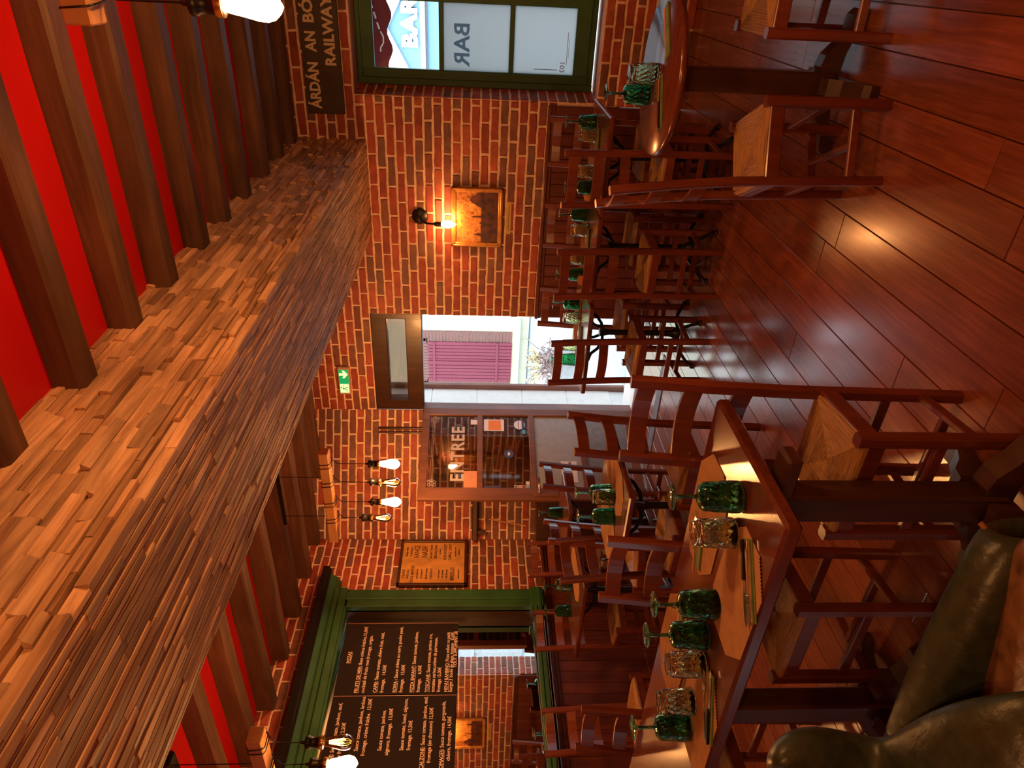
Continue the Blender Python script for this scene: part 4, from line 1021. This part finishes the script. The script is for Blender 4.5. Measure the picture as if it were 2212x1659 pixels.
placemat(-1.335, 1.452, .02, 'corrugated kraft place mat before the chair at the right end of the long table')
placemat(-1.345, 1.180, -.03, 'corrugated kraft place mat on the near side of the long table, right hand one')
placemat(-1.900, 1.452, .0, 'corrugated kraft place mat on the far side of the long table, left hand one')
placemat(-1.860, 1.180, .04, 'corrugated kraft place mat on the near side of the long table, by the armchair')
for (x, y, rz, l) in ((-.90, 4.06, 0, 'kraft place mat on the table nearest the green window'), (-1.45, 4.05, 0, 'kraft place mat on the middle table of the row'), (-2.0, 3.98, 0, 'kraft place mat on the doorway table'),
                      (-2.06, 2.48, PI/2, 'kraft place mat on the table left of the aisle, doorway side'), (-2.37, 2.48, PI/2, 'kraft place mat on the table left of the aisle, mirror side'), (-3.33, 3.08, PI/2, 'kraft place mat on the table before the mirror')):
    placemat(x, y, rz, l)
def make_fork():
    mb = MB(); mb.sweep([(0, -.095, .003), (0, -.06, .004), (0, -.01, .005), (0, .035, .007)], .009, .0022); mb.box((0, .046, .0075), (.021, .026, .002), ch=.0006)
    for k in (-1.5, -.5, .5, 1.5): mb.sweep([(k*.006, .056, .0078), (k*.0058, .078, .006), (k*.0055, .098, .0085)], .0026, .0018)
    return mb.mesh('fork', M_STEEL)
def make_knife():
    t = MB(); t.prism([(-.007, 0), (.007, 0), (.009, .06), (.007, .095), (0, .112), (-.006, .10)], .002, .0035); return t.mesh('blade', M_STEEL), MB().box((0, -.048, .0045), (.014, .100, .008), ch=.0025).mesh('handle', M_BLACK)
fk, (kb, kh) = make_fork(), make_knife()
def napkin(x, y, rz, label, m=M_NAPG, z=.7236, w=.055, l=.195):
    t = empty('napkin', (x, y, z), rz, label=label, cat='napkin')
    mb = MB(); mb.box((0, 0, .002), (w, l, .004), ch=.001).box((.004, .002, .0055), (w-.006, l-.004, .003), ch=.001); mb.build('folded_cloth', m, t)
    MB().box((-.012, 0, .0073), (.012, l-.006, .0006)).build('stripe', M_NAPO, t)
    return t
def fork(x, y, rz, label, z=.7312):
    o = link('fork', fk, None, (x, y, z)); o.rotation_euler = (0, 0, rz); tag(o, label, 'fork', 'steel forks laid on napkins')
def knife(x, y, rz, label, z=.7312):
    t = empty('table_knife', (x, y, z), rz, label=label, cat='knife', group='black-handled table knives'); link('blade', kb, t); link('handle', kh, t)
def setting(x, y, rz, where, z=.7236, both=True, w=.055, l=.195):
    napkin(x, y, rz, 'folded green and white napkin '+where, z=z, w=w, l=l); c, s_ = math.cos(rz), math.sin(rz)
    fork(x-c*.013, y-s_*.013, rz+.04, 'steel fork on the folded napkin '+where, z=z+.0076)
    if both: knife(x+c*.014, y+s_*.014, rz-.03, 'black-handled knife on the folded napkin '+where, z=z+.0066)
setting(-1.245, 1.130, -.85+PI, 'on the near right mat of the long table')
setting(-1.745, 1.125, -1.05, 'on the near left mat of the long table')
setting(-1.435, 1.440, -1.25, 'on the far right mat of the long table', both=False, w=.045, l=.15)
napkin(-1.80, 1.42, -1.2, 'green napkin on the far left place mat of the long table', w=.045, l=.15)
setting(-.425, 2.67, -1.0, 'on the near side of the round table', z=.7206)
napkin(-.19, 2.72, -.9, 'folded dark napkin on the window side of the round table', z=.7206)
for (x, y, l) in ((-.86, 3.94, 'table nearest the green window'), (-1.42, 3.92, 'middle table of the row'), (-2.02, 3.82, 'doorway table')):
    setting(x, y-.03, -1.3, 'on the '+l, both=False)
for (x, y, l) in ((-1.17, 3.88, 'left corner of the table nearest the green window'), (-1.655, 3.80, 'left corner of the middle table')):
    o = MB().prism([(-.03, 0), (.03, 0), (.036, .05), (.012, .062), (-.02, .052)], -.006, .006, Matrix.Rotation(PI/2, 4, 'X')).build('menu_card', M_NAPO, None, (x+.04, y, TZ)); tag(o, 'orange folded card standing at the '+l, 'card')
ml = empty('pepper_mill', (-1.575, 1.325, .7206), label='small clear glass pepper mill between goblets on the long front table', cat='pepper mill')
MB().lathe([(.016, 0), (.018, .01), (.016, .05), (.015, .056)], 16).build('glass_body', M_CLEAR, ml); MB().lathe([(.012, .004), (.013, .030), (.0001, .031)], 14).build('contents', M_BLACK, ml)
MB().lathe([(.016, .056), (.018, .060), (.016, .068), (.010, .074), (.0001, .078)], 16).build('cap', M_STEEL, ml); MB().tube([(0, 0, .078), (.004, 0, .090), (.012, 0, .098), (.020, 0, .094)], .0018, 6).build('crank', M_STEEL, ml)
ml2 = empty('glass_jar', (-2.42, 2.30, TZ), label='small clear glass jar at the left edge of the table left of the aisle', cat='jar')
MB().lathe([(.024, 0), (.026, .006), (.025, .045), (.020, .052), (.023, .060)], 18).build('glass_body', M_CLEAR, ml2); MB().lathe([(.0215, .046), (.0215, .052)], 18).build('ring', M_STEEL, ml2)
cr = MB().tube([(-.05, .02, .004), (0, 0, .004), (.05, .012, .004)], .0045, 6).lathe([(.012, 0), (.014, .006), (.0001, .012)], 12, (.05, .012, 0)).build('corkscrew', M_STEEL, None, (-1.795, 1.335, .7206)); tag(cr, 'small steel opener lying between the tumblers of the long table', 'opener')

# ------------------------------------------------------------------ green leather armchair in the near corner
plain('worn_leather', (.17, .085, .042), .34, noise_amt=.35, scale=30, bump=.3)  # seat leather: warm lamplight on the green hide painted in as brown
m = M_LEATH.copy(); m.name = 'worn_leather_mix'; MATS['worn_leather_mix'] = m  # unchanged copy of the green leather for the far arm
ac = empty('leather_armchair', (-.95, .55, 0), label='dark green leather armchair in the near left corner, its seat worn brown', cat='armchair')
def loft(sections, close=True, caps=True, name='pad', m=M_LEATH, smooth=True, sub=1):
    vs = []; fs = []; n = len(sections[0])
    for s in sections: vs += [Vector(p)-Vector((-.95, .55, 0)) for p in s]
    for i in range(len(sections)-1):
        for k in range(n): fs.append((i*n+k, i*n+(k+1) % n, (i+1)*n+(k+1) % n, (i+1)*n+k))
    if caps: fs += [tuple(range(n))[::-1], tuple(range((len(sections)-1)*n, len(sections)*n))]
    mb = MB().add(vs, fs, smooth); o = mb.build(name, m, ac)
    md = o.modifiers.new('Subdivision', 'SUBSURF'); md.levels = sub; md.render_levels = sub+1; return o
def arm_section(p, inw, top, w, low):
    """closed section through an arm: p centre of the roll (x,y), inw unit vector towards the seat"""
    p = Vector((p[0], p[1], 0)); i = Vector((inw[0], inw[1], 0)).normalized()
    return [p-i*w*.55+Vector((0, 0, low)), p-i*w*.6+Vector((0, 0, top-.10)), p-i*w*.55+Vector((0, 0, top-.03)), p-i*w*.2+Vector((0, 0, top)), p+i*w*.25+Vector((0, 0, top-.004)), p+i*w*.5+Vector((0, 0, top-.05)), p+i*w*.55+Vector((0, 0, top-.14)), p+i*w*.8+Vector((0, 0, low+.05)), p+i*w*.8+Vector((0, 0, low))]
def at(x, y, z):
    """point at height z that the photograph shows at pixel (x, y)"""
    d = r_*(829.5-y)-u_*(x-1106)+fwd*FPX; return Vector((0, 0, CH))+d*((z-CH)/d.z)
Ld = Vector((-.85, -.53, 0))
def oval(c, A, B, n=14): return [c+A*math.cos(2*PI*k/n)+B*math.sin(2*PI*k/n) for k in range(n)]
# far arm: tall rounded slab whose upper edge slopes from the back to the front
FA = [at(1888, 1600, .62), at(1900, 1560, .605), at(1945, 1440, .585), at(2010, 1300, .56), at(2065, 1190, .53), at(2108, 1118, .49), at(2165, 1130, .44), at(2235, 1190, .38)]
se = []
for i, p in enumerate(FA):
    t_ = FA[min(i+1, len(FA)-1)]-FA[max(i-1, 0)]; t_.z = 0; t_.normalize(); inw = Vector((t_.y, -t_.x, 0))
    if i >= 6: inw = Vector((-.8, -.6, 0))
    hh = p.z-.12; c = p+inw*.040; sec = []
    for (a_, b_) in ((-.045, -.02), (-.030, -.004), (.0, 0), (.025, -.005), (.044, -.022), (.050, -.055), (.046, -.12), (.046, -hh), (-.05, -hh), (-.055, -.16), (-.055, -.06)): sec.append(c+inw*a_+Vector((0, 0, b_)))
    se.append(sec)
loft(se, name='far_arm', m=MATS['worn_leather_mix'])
BP = [at(2300, 1478, .50), at(2212, 1485, .54), at(2130, 1494, .57), at(2040, 1512, .59), at(1960, 1557, .605), at(1905, 1597, .62), at(1850, 1582, .66), at(1770, 1564, .74), at(1712, 1578, .80), at(1684, 1625, .835), at(1680, 1670, .845)]
se = []
for i, p in enumerate(BP):
    t_ = (BP[min(i+1, len(BP)-1)]-BP[max(i-1, 0)]).normalized(); A = (Ld-t_*Ld.dot(t_)).normalized(); B = t_.cross(A)
    wa = (.15, .15, .15, .15, .145, .12, .12, .12, .10, .09, .08)[i]; wb_ = (.05, .055, .06, .06, .06, .055, .06, .065, .06, .05, .03)[i]
    se.append(oval(p+A*wa, A*wa, B*wb_))
loft(se, name='backrest_roll')
c_ = at(2130, 1494, .57)+Ld*.17
loft([[Vector((x_, y_, z_)) for (x_, y_) in ((-1.05, .50), (-1.30, .66), (-1.42, .52), (-1.12, .26), (-.92, .30))] for z_ in (.12, .35, .56)], name='backrest', sub=2)
SE = [(-1.24, .69), (-.86, .86), (-.66, .76), (-.62, .50), (-.80, .42), (-1.10, .52)]
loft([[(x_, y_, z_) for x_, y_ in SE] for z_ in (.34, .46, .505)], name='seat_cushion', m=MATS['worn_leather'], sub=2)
loft([[(x_, y_, z_) for x_, y_ in SE] for z_ in (.10, .34)], name='base', sub=0, smooth=False)
O_ = Vector((-.95, .55, 0))
MB().tube([at(2118, 1130, .492)-O_, at(2150, 1165, .47)-O_, at(2185, 1210, .44)-O_, at(2230, 1262, .40)-O_], .005, 8).build('piping', M_GOLD, ac)
for (x, y) in ((-1.22, .64), (-.80, .84), (-.70, .50), (-1.05, .42)): MB().lathe([(.016, 0), (.020, .02), (.022, .13)], 12).build('foot', M_DARKW, ac, (x+.95, y-.55, 0))
